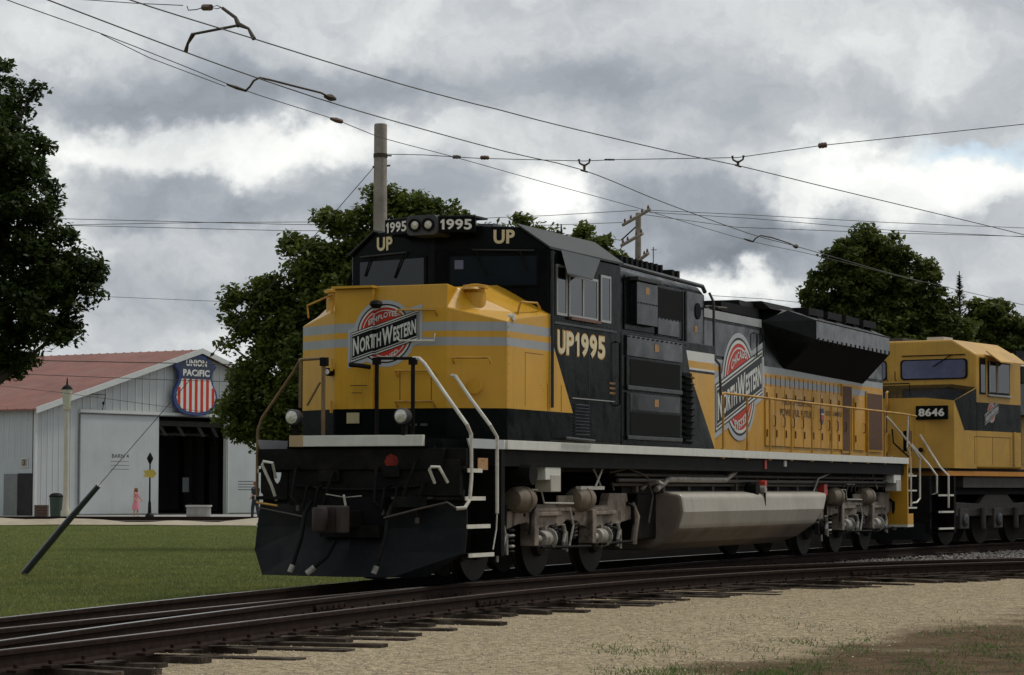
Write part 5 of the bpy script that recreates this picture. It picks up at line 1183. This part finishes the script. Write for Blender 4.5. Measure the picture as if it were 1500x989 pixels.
def wood_belt(name, a0, a1, dist, h0, h1, label, step=None, R0=2.2, R1=3.6, k=330, s=.55):
    Vs = []
    for a in np.arange(a0, a1, step or 3.2):
        r = math.radians(a); hh_ = random.uniform(h0, h1); d_ = dist*random.uniform(.93, 1.07); R_ = random.uniform(R0, R1)
        for z in np.arange(1.5, hh_-R_*.5, R_*.8):
            d = rng.normal(size=(k,3)); d /= np.linalg.norm(d,axis=1)[:,None]
            Vs.append(np.array([math.sin(r)*d_, math.cos(r)*d_, z]) + d*R_*rng.uniform(.4,1.1,(k,1)))
    C = np.vstack(Vs); n = len(C); nrm = rng.normal(size=(n,3)); t = rng.normal(size=(n,3)); t /= np.linalg.norm(t,axis=1)[:,None]; b_ = np.cross(nrm, t); b_ /= np.linalg.norm(b_,axis=1)[:,None]
    V = np.stack([C-t*s, C-b_*s*.7, C+t*s, C+b_*s*.7],1).reshape(-1,3)
    me = bpy.data.meshes.new(name); me.from_pydata(V.tolist(), [], [(4*i,4*i+1,4*i+2,4*i+3) for i in range(n)]); me.materials.append(leaf_dark); o = bpy.data.objects.new(name, me); COL.objects.link(o); tag(o, label, None, None, 'stuff')
wood_belt('far_wood', -62, 27, 330, 9, 15, 'far line of dark trees on the horizon', .85, 3.6, 5.4, 230, 1.0)
wood_belt('unseen_wood', 165, 287, 48, 10, 15, 'unseen dark wood added behind the camera to darken reflections')  # out of view, added so the front faces reflect something dark
wood_belt('unseen_wood', 27, 100, 78, 4.5, 9.5, 'unseen low wood right of the tracks, added to darken side reflections')  # out of view, added and sized to darken reflections along the side
# ================================================================== BARN
barn = empty('barn', (BO.x, BO.y, 0), PI/2-BH, 'long white wooden barn with a red roof and a wide dark doorway in its gable', 'barn')
HW, DP, EV, PK = 11.75, 44, 5.35, 8.72
def bp(mb, name, parent=None, **k): return mb.build(name, parent or barn, **k)
# local: x along facade, y backwards, z up
d0, d1, dh = 8.9, 14.3, 5.25
b = MB(); th = .18
b.add([(0,0,0),(d0,0,0),(d0,0,dh),(d1,0,dh),(d1,0,0),(2*HW,0,0),(2*HW,0,EV),(HW,0,PK),(0,0,EV)], [(0,1,2,8),(2,3,7,8),(3,4,5,6,7)], barn_w)
b.add([(x, y+th, z) for x, y, z in [(0,0,0),(d0,0,0),(d0,0,dh),(d1,0,dh),(d1,0,0),(2*HW,0,0),(2*HW,0,EV),(HW,0,PK),(0,0,EV)]], [(0,1,2,8),(2,3,7,8),(3,4,5,6,7)], barn_w)
for a_, c_ in (((d0,0),(d0,dh)), ((d1,0),(d1,dh))): b.add([(a_[0],0,a_[1]),(a_[0],th,a_[1]),(c_[0],th,c_[1]),(c_[0],0,c_[1])], [(0,1,2,3)], barn_d)
b.add([(d0,0,dh),(d0,th,dh),(d1,th,dh),(d1,0,dh)], [(0,1,2,3)], barn_d)
bp(b, 'front_wall')
b = MB(); b.box((0,th,0),(.18,DP,EV), barn_w); bp(b, 'side_wall'); b = MB(); b.box((2*HW-.18,th,0),(2*HW,DP,EV), barn_w); bp(b, 'side_wall')
b = MB(); b.prism([(0,0),(2*HW,0),(2*HW,4.4),(0,4.4)], 'y', DP-.1, DP, barn_w); b.prism([(0,5.3),(2*HW,5.3),(2*HW,EV),(HW,PK),(0,EV)], 'y', DP-.1, DP, barn_w); bp(b, 'rear_wall')
b = MB(); b.box((.2,.3,.02),(2*HW-.2,DP-.2,.05), interior); b.box((d0-.1,26,.05),(d1+4.2,26.2,4.55), interior); b.box((d0-1.5,10,.0),(d0-1.3,26,4.4), interior); bp(b, 'interior_wall')
b = MB()
for y in (4, 9, 14):
    b.box((.2,y,4.85),(2*HW-.2,y+.2,5.3), interior)
    for x in np.arange(1, 2*HW, 2.2): b.add([(x,y+.05,4.2),(x+.25,y+.05,4.2),(x+1.1,y+.05,5.0),(x+.85,y+.05,5.0)], [(0,1,2,3)], interior); b.box((x-.2,y,0),(x,y+.2,4.9), interior) if x < d0-2 or x > d1+2 else None
bp(b, 'roof_truss')
for sg in (0, 1):
    b = MB(); X0 = -.45 if sg == 0 else 2*HW+.45; dz = (PK-EV)/HW; z0 = EV - .45*dz
    ns = 60
    vs = [(X0,-.5,z0+.05),(HW,-.5,PK+.05),(HW,DP+.4,PK+.05),(X0,DP+.4,z0+.05),(X0,-.5,z0+.13),(HW,-.5,PK+.13),(HW,DP+.4,PK+.13),(X0,DP+.4,z0+.13)]
    b.add(vs, [(0,1,2,3),(4,5,6,7),(0,1,5,4),(1,2,6,5),(2,3,7,6),(3,0,4,7)], roof_red)
    for y in np.arange(-.4, DP, .62): b.add([(X0,y,z0+.13),(HW,y,PK+.13),(HW,y+.05,PK+.17),(X0,y+.05,z0+.17),(X0,y+.1,z0+.13),(HW,y+.1,PK+.13)], [(0,1,2,3),(3,2,5,4)], roof_red)
    bp(b, 'roof')
    b = MB(); vs = [(X0,-.56,z0-.1),(HW,-.56,PK-.08),(HW,-.5,PK-.08),(X0,-.5,z0-.1),(X0,-.56,z0+.2),(HW,-.56,PK+.2),(HW,-.5,PK+.2),(X0,-.5,z0+.2)]
    b.add(vs, [(0,1,2,3),(4,5,6,7),(0,1,5,4),(1,2,6,5),(2,3,7,6),(3,0,4,7)], barn_d); bp(b, 'rake_board')
b = MB(); batten = mat('door_edge_grey', (.20,.21,.21), .7)  # plain grey for the edge and foot of the sliding door
for x in np.arange(3.3, 20.5, .55):
    zt = EV + (PK-EV)*(1-abs(x-HW)/HW) - .12
    b.box((x, -.035, dh+.22), (x+.06, 0, zt), barn_d)
bp(b, 'batten')
b = MB()
for x in np.arange(.45, 3.0, .4): b.box((x,-.02,.05),(x+.035,0,EV+(PK-EV)*x/HW-.12), barn_d)
bp(b, 'batten')
b = MB()
for y in np.arange(.6, 30, .42): b.box((-.02,y,.05 if y > 2.3 else 2.95),(0,y+.035,EV-.1), barn_d)
bp(b, 'batten')
b = MB(); b.box((3.0,-.16,5.22),(20.6,-.0,5.42), barn_d); b.box((3.0,-.2,5.2),(20.6,-.16,5.26), grille_m); bp(b, 'door_track')
b = MB(); b.box((3.05,-.11,.08),(8.86,-.03,5.2), barn_w); b.box((3.02,-.12,.05),(3.08,-.0,5.2), batten); b.box((3.0,-.13,.05),(8.86,-.1,.11), batten); sdoor = bp(b, 'sliding_door')
b = MB(); b.box((14.4,-.11,.08),(20.3,-.03,5.2), barn_w); b.box((14.36,-.12,.05),(14.42,.0,5.2), barn_d); sd2 = bp(b, 'sliding_door')
b = MB(); b.box((-.05,-.06,0),(.12,.06,EV), barn_d); b.box((d0-.06,-.05,0),(d0,0,dh), barn_d); b.box((d1,-.05,0),(d1+.06,0,dh), barn_d); bp(b, 'corner_board')
# braces at the top of the doorway
b = MB(); b.box((d0,.3,4.72),(d1,.5,5.0), interior); b.box((d0,1.2,4.25),(d1,1.3,4.38), interior)
for x in (9.2, 10.6, 12.2, 13.3): b.add([(x,.4,4.9),(x+.3,.4,4.9),(x+.9,.4,4.2),(x+.6,.4,4.2)], [(0,1,2,3)], interior)
bp(b, 'door_brace')
# side door and sign on the left wall
b = MB(); b.box((-.03,.15,.0),(.0,1.15,2.15), interior); b.box((-.08,1.15,.0),(-.02,2.1,2.12), mat('grey_door', (.16,.17,.16), .7)); bp(b, 'side_door')
b = MB(); b.box((-.05,.45,2.45),(-.01,.95,2.92), barn_d); b.box((-.055,.5,2.5),(-.05,.9,2.87), mat('sign_tan', (.25,.22,.16), .7)); put_text(b, '3', lambda x, y: (-.058, .78-.16*x, 2.55+.27*y), lettering_black, .03); bp(b, 'wall_sign')
b = MB(); put_text(b, 'BARN 4', lambda x, y: (5.35+1.25*x, -.113, 2.98+.2*y), lettering_black, .02)
for k in range(3): put_text(b, ('OPEN DAILY', 'RAILWAY HALL', 'MUSEUM')[k] if False else '-----------', lambda x, y: (5.3+1.3*x, -.113, 2.78-.2*k+.03*y), lettering_black, 0)
bp(b, 'lettering', sdoor)
b = MB()
for k in range(4): b.box((15.2,-.114,1.32+.15*k),(16.5,-.111,1.36+.15*k), grille_m)
bp(b, 'lettering', sd2)
b = MB(); b.box((.5,.6,.05),(3.2,3,.7), interior); b.tube([(4.6,-.12,5.4),(4.6,-.35,6.2),(3.2,-.35,6.2)], .02, dark); b.tube([(4.6,-.2,5.7),(4.6,-.2,5.85)], .06, dark); bp(b, 'door_fixture')
b = MB(); b.box((13.6,2.5,1.2),(14.1,2.52,2.0), mat('notice_grey', (.2,.22,.22), .6)); bp(b, 'notice_board')
# shield sign on the gable: thing of its own
shd = empty('shield_sign', BW(11.35, -.25, 6.95), PI/2-BH, 'large shield-shaped sign with red and white stripes hung on the barn gable', 'sign')
def shield_pts(w, h):
    half = [(0,.50),(.22,.47),(.36,.38),(.50,.30),(.40,.20),(.38,.10),(.42,.0),(.49,-.10),(.52,-.22),(.48,-.34),(.38,-.43),(.24,-.48),(0,-.5)]
    pts = [(x*w, z*h) for x, z in half] + [(-x*w, z*h) for x, z in half[-2:0:-1]]
    return pts
SW, SH = 3.2, 3.2
b = MB(); b.prism([(x*1.06, z*1.05) for x, z in shield_pts(SW, SH)], 'y', -.2, 0, blue_m); bd = b.build('border', shd, bevel=.05)
b = MB(); b.prism(shield_pts(SW*.93, SH*.93), 'y', -.215, -.1, ewhite); fcx = b.build('striped_face', shd)
b = MB()
# red stripes clipped to the shield outline
pts = shield_pts(SW*.93, SH*.93); ztop = .09*SH
def zlow(x):
    best = 0
    for (x0, z0), (x1, z1) in zip(pts, pts[1:]+pts[:1]):
        if z0 < 0 or z1 < 0:
            if min(x0,x1) <= x <= max(x0,x1) and abs(x1-x0) > 1e-9: best = min(best, z0+(z1-z0)*(x-x0)/(x1-x0))
    return best
w_s = SW*.93*.98/13
for k in range(0, 13, 2):
    xa_ = -SW*.93*.49 + w_s*k; xb_ = xa_+w_s; cols = np.linspace(xa_, xb_, 5)
    lowp = [(x, zlow(x)) for x in cols]; 
    if k in (0, 12): lowp = [(x, max(z, -.38*SH)) for x, z in lowp]
    tz = ztop if k not in (0,12) else -.05*SH
    b.add([(x, -.219, z) for x, z in lowp] + [(x, -.219, tz) for x in cols[::-1]], [tuple(range(10))], ered)
b.build('stripe', fcx)
b = MB(); half = [(0,.50),(.22,.47),(.36,.38),(.50,.30),(.40,.20),(.38,.10)]; P = [(x*SW*.93, z*SH*.93) for x, z in half] + [(-x*SW*.93, z*SH*.93) for x, z in half[:0:-1]]
b.prism(P, 'y', -.222, -.2, navy); bf = b.build('blue_field', shd)
b = MB(); put_text(b, 'UNION', lambda x, y: (-.82+1.64*x, -.226, .98+.36*y), ewhite, .06); put_text(b, 'PACIFIC', lambda x, y: (-1.05+2.1*x, -.226, .45+.36*y), ewhite, .06); b.build('lettering', bf)

# ================================================================== YARD THINGS
def lamp_post():
    p = D(96, 757, 122); lp = empty('lamp_post', (p.x, p.y, 0.03), 0, 'tall cream lamp post with a glass lantern before the left corner of the barn', 'lamp post'); h = 1.44+(715-603)*122/F
    b = MB(); b.lathe((0,0,0), [(.24,0),(.24,.25),(.17,.35),(.13,1.0),(.10,h-.5),(.09,h),(.18,h+.05),(.2,h+.2)], cream, 'z', 12); b.build('post', lp, smooth=True)
    b = MB(); b.lathe((0,0,h+.2), [(.16,0),(.27,.75),(.28,.8)], mat('lantern_glass', (.42,.43,.33), .25), 'z', 8); b.build('lantern', lp)
    b = MB(); b.lathe((0,0,h+1.0), [(.3,0),(.2,.15),(.05,.25),(.03,.5),(.01,.6)], dark, 'z', 8)
    for k in range(8): a = PI/8+k*PI/4; b.tube([(.17*math.cos(a),.17*math.sin(a),-.8),(.29*math.cos(a),.29*math.sin(a),.0)], .015, dark, 4) if False else None
    b.build('lantern_cap', lp)
lamp_post()
p = D(219, 757, 122); sp = empty('small_lamp', (p.x, p.y, .03), 0, 'thin black post lamp with a yellow arrow board standing left of the barn doorway', 'lamp post')
b = MB(); b.lathe((0,0,0), [(.22,0),(.2,.1),(.09,.2),(.07,.7),(.045,.8),(.035,2.55),(.06,2.6)], dark, 'z', 10); b.build('post', sp)
b = MB(); b.lathe((0,0,2.6), [(.06,0),(.16,.22),(.1,.35),(.02,.5)], vent_dark, 'z', 8); b.build('lantern', sp)
b = MB(); q = math.radians(-8); b.prism([(-.32,1.95),(.18,1.88),(.34,2.1),(.18,2.3),(-.32,2.22),(-.22,2.08)], 'y', -.1, -.06, mat('arrow_yellow', (.45,.35,.05), .5)); b.build('arrow_board', sp)
p = D(291, 757, 121); pl = empty('planter', (p.x, p.y, .03), 0, 'low grey stone planter box standing before the barn doorway', 'planter')
b = MB(); b.prism([(-.55,-.3),(-.45,-.4),(.45,-.4),(.55,-.3),(.55,.3),(.45,.4),(-.45,.4),(-.55,.3)], 'z', 0, .5, mat('planter_stone', (.26,.25,.23), .9, var=.2)); b.build('basin', pl)
b = MB(); b.prism([(-.6,-.33),(-.48,-.45),(.48,-.45),(.6,-.33),(.6,.33),(.48,.45),(-.48,.45),(-.6,.33)], 'z', .5, .58, concrete); b.build('rim', pl)
p = D(82, 757, 123.5); bn = empty('trash_can', (p.x, p.y, .03), 0, 'dark green round trash can at the barn corner', 'trash can')
b = MB(); b.lathe((0,0,0), [(.28,0),(.33,.95)], mat('bin_green', (.025,.045,.03), .6), 'z', 16); b.build('body', bn, smooth=True); b = MB(); b.lathe((0,0,.95), [(.35,0),(.35,.06),(.25,.16),(.1,.2)], dark, 'z', 16); b.build('lid', bn, smooth=True)
p = D(61, 757, 124.5); cr = empty('crate', (p.x, p.y, .03), 0, 'low brown wooden crate left of the green trash can', 'crate')
b = MB(); b.box((-.3,-.25,0),(.3,.25,.55), mat('crate_brown', (.07,.04,.03), .8, var=.3)); 
for k in range(4): b.box((-.32,-.27,.02+.14*k),(.32,-.25,.12+.14*k), mat('crate_board', (.10,.06,.04), .8))
b.build('box', cr)

# ---- people
def person(name, loc, rz, joints, edges, radii, label):
    root = empty(name, loc, rz, label, 'person')
    me = bpy.data.meshes.new('body'); me.from_pydata(joints, edges, []); o = bpy.data.objects.new('body', me); COL.objects.link(o); o.parent = root; me.materials.append(skin_m)
    sk = o.modifiers.new('skin', 'SKIN'); sk.use_smooth_shade = True
    for i, r in enumerate(radii): me.skin_vertices[0].data[i].radius = (r, r); me.skin_vertices[0].data[i].use_root = (i == 0)
    sb = o.modifiers.new('sub', 'SUBSURF'); sb.levels = 1; sb.render_levels = 2
    return root
def body(h, stride, arms):
    k = h/1.7
    J = [(0,0,.95),(0,0,1.15),(0,0,1.36),(0.0,0,1.45),(.03,0,1.53),(.04,0,1.62),                 # pelvis, waist, chest, neck, head
         (0,.09,.9),(stride,.09,.5),(stride*1.5-.05,.09,.09),(stride*1.5+.1,.09,.04),            # leg
         (0,-.09,.9),(-stride*.6,-.09,.5),(-stride*1.5,-.09,.1),(-stride*1.5+.14,-.09,.04),
         (0,.18,1.37),(arms[0],.22,1.12),(arms[0]+arms[1],.2,.95),(arms[0]+arms[1]+.05,.2,.88),
         (0,-.18,1.37),(-arms[0]*.5,-.24,1.12),(arms[2],-.22,.95),(arms[2]+.03,-.22,.87)]
    E_ = [(0,1),(1,2),(2,3),(3,4),(4,5),(0,6),(6,7),(7,8),(8,9),(0,10),(10,11),(11,12),(12,13),(2,14),(14,15),(15,16),(16,17),(2,18),(18,19),(19,20),(20,21)]
    Rr = [.13,.115,.13,.05,.085,.075,.09,.06,.04,.035,.09,.06,.04,.035,.055,.04,.032,.03,.055,.04,.032,.03]
    return [(x*k,y*k,z*k) for x,y,z in J], E_, [r*k for r in Rr], k
J, E_, Rr, k = body(1.42, .07, (.12,.2,.12)); p = D(199, 757, 121.5)
girl = person('person', (p.x, p.y, .03), math.radians(-12), J, E_, Rr, 'girl in a pink dress walking left of the thin black post lamp')
b = MB(); b.lathe((0,0,.42*k), [(.24*k,0),(.22*k,.2*k),(.16*k,.5*k),(.125*k,.62*k),(.15*k,.85*k),(.15*k,.95*k),(.09*k,1.0*k)], pink_m, 'z', 18); b.build('dress', girl, smooth=True)
b = MB(); b.lathe((.0,0,1.42*k), [(.05*k,-.06*k),(.1*k,.0),(.115*k,.12*k),(.1*k,.22*k),(.04*k,.27*k)], hair_m, 'z', 14); b.lathe((-.06*k,0,1.28*k), [(.05*k,0),(.07*k,.15*k),(.05*k,.3*k)], hair_m, 'z', 10); b.build('hair', girl, smooth=True)
b = MB()
for x, y in ((.07*1.5*k+.0, .09*k), (-.07*1.5*k+.04, -.09*k)): b.box((x-.07,y-.04,0),(x+.12,y+.04,.07), shoe_m)
b.build('shoes', girl, bevel=.02)
J, E_, Rr, k = body(1.72, .1, (.05,.1,.05)); p = D(374, 757, 118)
man = person('person', (p.x, p.y, .0), math.radians(160), J, E_, Rr, 'person in a black striped shirt seen beside the front handrail, at the barn wall')
b = MB(); b.lathe((0,0,.9*k), [(.19*k,0),(.17*k,.2*k),(.2*k,.42*k),(.2*k,.5*k),(.08*k,.58*k)], cloth_black, 'z', 16); b.lathe((0,0,1.06*k), [(.185*k,0),(.19*k,.03*k)], ewhite, 'z', 16)
for s_ in (-1,1): b.tube([(0,.17*s_*k,1.38*k),(.03*k,.23*s_*k,1.15*k)], [.075*k,.065*k], cloth_black, 10)
b.build('shirt', man, smooth=True)
b = MB()
b.tube([(0,.09*k,.95*k),(.1*k,.09*k,.5*k),(.12*k,.09*k,.08*k)], [.11*k,.08*k,.06*k], cloth_blue, 10); b.tube([(0,-.09*k,.95*k),(-.06*k,-.09*k,.5*k),(-.13*k,-.09*k,.08*k)], [.11*k,.08*k,.06*k], cloth_blue, 10); b.build('trousers', man, smooth=True)
b = MB(); b.lathe((.01,0,1.56*k), [(.09*k,.0),(.1*k,.08*k),(.08*k,.14*k),(.02*k,.17*k)], hair_m, 'z', 12); b.build('hair', man, smooth=True)

# ================================================================== POLES AND WIRES
WZ = 6.1 + .02
pp = D(557, 300, 38.1); pole = empty('wooden_pole', (pp.x, pp.y, 0), 0, 'weathered wooden pole standing behind the first cab, holding the span wire', 'pole')
ph = CAMZ + (715-179)*38.1/F
b = MB(); b.tube([(0,0,-.1),(0,0,ph*.5),(0,0,ph-.02),(0,0,ph)], [.13,.11,.098,.09], pole_wood, 16); b.build('shaft', pole, smooth=True)
zr = CAMZ + (715-226)*38.1/F
b = MB(); b.lathe((0,0,zr), [(.108,-.03),(.108,.03)], bronze, 'z', 14); b.tube([(.1,0,zr),(.17,0,zr)], .012, bronze); b.tube([(-.12,0,zr-.17),(-.1,0,zr-.17),(.15,0,zr-.15)], .014, bronze); b.build('band', pole)
def wire(name, pts, r, label, cat='wire', m=wire_m, group=None, parent=None, n=5):
    b = MB(); b.tube(pts, r, m, n); o = b.build(name, parent, smooth=True)
    if not parent: tag(o, label, cat, group)
    return o
def smooth_pts(P, n=40):
    P = np.array([list(p) for p in P]); s = np.r_[0, np.cumsum(np.linalg.norm(np.diff(P,axis=0),axis=1))]; u = np.linspace(0, s[-1], n)
    out = []
    for a in u:      # catmull-rom on arc length
        i = min(max(np.searchsorted(s, a)-1, 0), len(P)-2); t = (a-s[i])/(s[i+1]-s[i]); p0 = P[max(i-1,0)]; p1 = P[i]; p2_ = P[i+1]; p3 = P[min(i+2,len(P)-1)]
        out.append(tuple(.5*((2*p1)+(-p0+p2_)*t+(2*p0-5*p1+4*p2_-p3)*t*t+(-p0+3*p1-3*p2_+p3)*t**3)))
    return out
wa = [(100,-37),(190,0),(372,57),(500,97),(600,127),(690,151),(720,158),(820,184),(1000,226),(1078,242),(1230,279),(1500,344),(1650,384)]
wb = [(-20,-35),(70,0),(273,77),(370,112),(490,152),(600,184),(740,222),(856,250),(973,297),(1100,343),(1170,362),(1310,402),(1400,424),(1500,447)]
wc = [(-60,-28),(10,0),(150,50),(270,97),(360,133),(490,175),(560,202),(665,230),(800,268),(935,305),(1095,352),(1190,373),(1310,403)]
A_ = [G(px,py,WZ) for px,py in wa]; B_ = [G(px,py,WZ) for px,py in wb]; C_ = [G(px,py,WZ+.05) for px,py in wc]
def ext(P, a=14, b=70):
    P = [Vector(p) for p in P]; return [P[0] + (P[0]-P[1]).normalized()*a] + P + [P[-1] + (P[-1]-P[-2]).normalized()*b]
wire('trolley_wire', ext(smooth_pts(A_, 60)), .0075, 'uppermost trolley wire crossing the whole sky to the right edge', 'trolley wire', group='trolley wires')
wire('trolley_wire', ext(smooth_pts(B_, 60)), .0075, 'middle trolley wire carrying the curved frog arms, above the locomotive track', 'trolley wire', group='trolley wires')
wire('feeder_wire', ext(smooth_pts(C_, 60), 14, 2), .0055, 'lowest thin overhead wire passing behind the top of the wooden pole', 'wire', group='trolley wires')
# span wire with insulators
SY = lambda X: 37.545 - .3226*X
def SPn(px, py):
    d = ray(px, py); t = 37.545/(d.y + .3226*d.x); return CAMP + d*t
sp_pts = [(568,226),(620,227),(700,232),(856,236),(900,234),(1080,231),(1205,213),(1500,182),(1700,158),(2600,60)]
spn = empty('span_wire', SPn(568,226), 0, 'cross wire with brown insulators running from the wooden pole to the right edge', 'span wire'); so = Vector(spn.location)
b = MB(); b.tube([SPn(*p)-so for p in sp_pts], .006, wire_m, 5); b.build('wire', spn)
for px, py, L_, r_ in ((669,230,.13,.032),(710,231,.14,.035),(1205,213,.13,.045),(893,234,.16,.015)):
    p = SPn(px, py)-so; q = SPn(px+10, py+(.1 if px < 1000 else -1.2))-so; d = (q-p).normalized(); b = MB()
    b.tube([p-d*L_/2, p-d*L_*.35, p-d*L_*.2, p, p+d*L_*.2, p+d*L_*.35, p+d*L_/2], [r_*.5, r_, r_*.8, r_, r_*.8, r_, r_*.5], insul_m if r_ > .02 else wire_m, 10); b.build('insulator', spn, smooth=True)
for px, py, wy in ((856,236,250),(1081,231,242)):
    c = SPn(px, py)-so; hgt = (wy-py+1)*37/F; b = MB()
    b.tube([c+Vector((-.08,.02,.03)), c+Vector((-.07,.02,-.03)), c+Vector((0,0,-.07)), c+Vector((.07,-.02,-.03)), c+Vector((.08,-.02,.03))], [.018,.014,.018,.014,.018], bronze, 6); b.tube([c+Vector((0,0,-.05)), c+Vector((0,0,-hgt))], .02, bronze, 8); b.tube([c+Vector((-.05,-.1,-hgt)), c+Vector((.05,.1,-hgt))], .014, bronze, 6); b.build('hanger', spn, smooth=True)
# guy wire from pole to lawn with guard pipe
ga = G(35, 838); gtop = Vector((pp.x-.1, pp.y, CAMZ+(715-243)*38.1/F)); guy = empty('guy_wire', ga, 0, 'slanting guy wire sheathed in a dark grey pipe where it meets the lawn', 'guy wire')
b = MB(); b.tube([(0,0,0), gtop-ga], .006, wire_m, 5); b.build('wire', guy)
fr_ = .235; q = (gtop-ga); b = MB(); b.tube([(0,0,-.03)+Vector((0,0,0)) if False else Vector((0,0,-.03)), q*.12, q*fr_], [.062,.058,.045], mat('guard_pipe', (.035,.042,.055), .35, var=.2), 12); b.build('guard_pipe', guy, smooth=True)
b = MB(); b.tube([gtop-ga+Vector((.0,0,0)), gtop-ga+Vector((.1,0,.03))], .02, bronze); b.build('clamp', guy)
# pull-off bracket between the two trolley wires
def wz(px, py, dz=0): return G(px, py, WZ+dz)
pb = empty('pull_off_bracket', wz(272,77), 0, 'angled double pull-off arm joining two trolley wires at the top left', 'bracket'); po = Vector(pb.location)
def W2(px, py):    # on the plane joining both wires
    z0, z1 = wz(272,77), wz(372,57); t = (px-272)/100; p = z0*(1-t)+z1*t; d = ray(px, py); return CAMP + d*(p.y/d.y) - po
b = MB(); b.tube([W2(272,76), W2(275,64), W2(283,50)], [.024,.015,.026], bronze, 8); b.tube([W2(283,50), W2(345,38)], .015, bronze, 8); b.tube([W2(372,57), W2(364,42), W2(350,36)], [.024,.015,.026], bronze, 8); b.tube([W2(350,38), W2(345,26), W2(326,12)], [.03,.02,.018], bronze, 8); b.build('arm', pb, smooth=True)
b = MB(); b.tube([W2(298,11), W2(309,11)], .035, insul_m, 8); b.build('insulator', pb); b = MB(); b.tube([W2(324,11), W2(318,8), W2(309,11), W2(318,13), W2(324,11)], .005, wire_m, 5); b.tube([W2(298,11), W2(288,14), W2(276,15), W2(274,9)], .006, wire_m, 5); b.build('link', pb)
wire('pull_off_wire', [po+W2(268,8), po+W2(200,5), po+W2(60,-5), po+W2(-60,-12)], .005, 'short wire leaving the pull-off bracket towards the top left edge')
def frog(pts, tail, label):
    f = empty('frog_arm', wz(*pts[0]), 0, label, 'bracket', 'curved frog arms'); o = Vector(f.location)
    b = MB(); b.tube([wz(*p, .05)-o for p in pts], .013, bronze, 8); b.build('arm', f, smooth=True)
    b = MB(); a = wz(*pts[0], .05)-o; t = wz(*tail, .05)-o; b.tube([t, (t+a)/2, a], [.012,.022,.016], bronze, 8); e = wz(*pts[-1], .05)-o; b.tube([e+Vector((-.06,-.1,0)), e, e+Vector((.05,.12,0))], [.02,.045,.02], bronze, 8); b.build('clamp', f, smooth=True)
frog([(360,133),(366,127),(372,118),(380,114),(395,117),(430,126),(470,136),(484,143)], (333,124), 'curved frog arm on the middle trolley wire at the upper left')
frog([(1103,354),(1107,349),(1114,345),(1130,348),(1155,356),(1166,361)], (1090,350), 'smaller curved frog arm on the overhead wire left of the right-hand tree')
b = MB(); p0 = wz(500,178,.05); p1 = wz(485,174,.05); b.tube([p1,(p0+p1)/2,p0], [.02,.035,.03], insul_m, 8); tag(b.build('strain_insulator'), 'small strain insulator on the lowest wire just left of the wooden pole', 'insulator')
b = MB(); p0, p1, p2__ = wz(148,50,.05), wz(220,82,.05), wz(330,123,.05); b.tube([p0,p1+Vector((0,-.05,-.03)),p2__+Vector((0,0,-.03))], .005, wire_m, 5); tag(b.build('stay_wire'), 'thin doubled stay wire below the overhead wire at the upper left', 'wire')
# distant utility pole with crossarms
ud = 105; up = D(934, 700, ud); up.z = 0; upole = empty('utility_pole', up, 0, 'distant utility pole with slanting crossarms above the first locomotive roof', 'utility pole'); k_ = ud/F
def U(px, py): return D(px, py, ud) - up
b = MB(); b.tube([(0,0,0), U(934,500), U(935,312)], [.2,.16,.12], pole_wood, 10); b.build('shaft', upole, smooth=True)
for p0, p1 in (((912,330),(951,310)), ((910,360),(940,345)), ((930,386),(948,374))):
    b = MB(); a, c = U(*p0), U(*p1); c = c + Vector((0,-.9,0)); b.tube([a, c], .07, pole_wood, 6); ca = b.build('crossarm', upole)
    b = MB()
    for t in (.08,.3,.7,.92): q = a*(1-t)+c*t; b.tube([q, q+Vector((0,0,.12)), q+Vector((0,0,.22))], [.03,.06,.03], insul_m, 6)
    b.build('insulator', ca)
b = MB(); b.tube([U(957,362),U(957,392)], .02, grille_m); b.tube([U(954,366),U(962,366)], .015, grille_m); b.tube([U(900,378),U(912,360)], .02, grille_m); b.tube([U(934,330),U(910,352)], .03, dark); b.build('antenna', upole)
pw = empty('power_line', D(935,312,ud), 0, 'thin power lines strung from the distant utility pole to both edges', 'power line'); pwo = Vector(pw.location)
for pts in ([(951,308),(1100,315),(1300,326),(1500,334),(1600,338)], [(951,311),(1100,320),(1300,337),(1500,347),(1600,351)], [(940,314),(1080,333),(1290,341),(1500,346.5)], [(912,326),(800,330),(700,328),(430,329),(110,321),(-50,316)], [(935,308),(800,316),(700,320),(500,325),(300,326),(130,329),(-50,333)], [(910,352),(760,338),(420,338),(130,331)]):
    b = MB(); b.tube([q-pwo for q in ext([D(px,py,ud) for px,py in pts], 0 if pts[0][0] > 100 else 60, 90)], .012, wire_m, 4); b.build('wire', pw)
lw = empty('service_line', D(200,530,112), 0, 'three low cables sagging across the barn roof at the left', 'cable'); lwo = Vector(lw.location)
for pts, r_ in (([(-20,527),(46,528),(200,531),(346,534),(420,536)], .02), ([(-20,545),(54,549),(257,557),(330,559)], .014), ([(-20,563),(88,575),(200,590)], .010), ([(165,435),(330,442),(420,446)], .010)):
    b = MB(); b.tube([q-lwo for q in ext([D(px,py,112) for px,py in pts], 40, 8)], r_, wire_m, 4); b.build('wire', lw)
wire('far_cable', [D(1040,433,108), D(1120,438,108), D(1200,446,108), D(1400,452,108)], .012, 'thin far cable low in the sky between the first locomotive and the right-hand tree', 'cable')
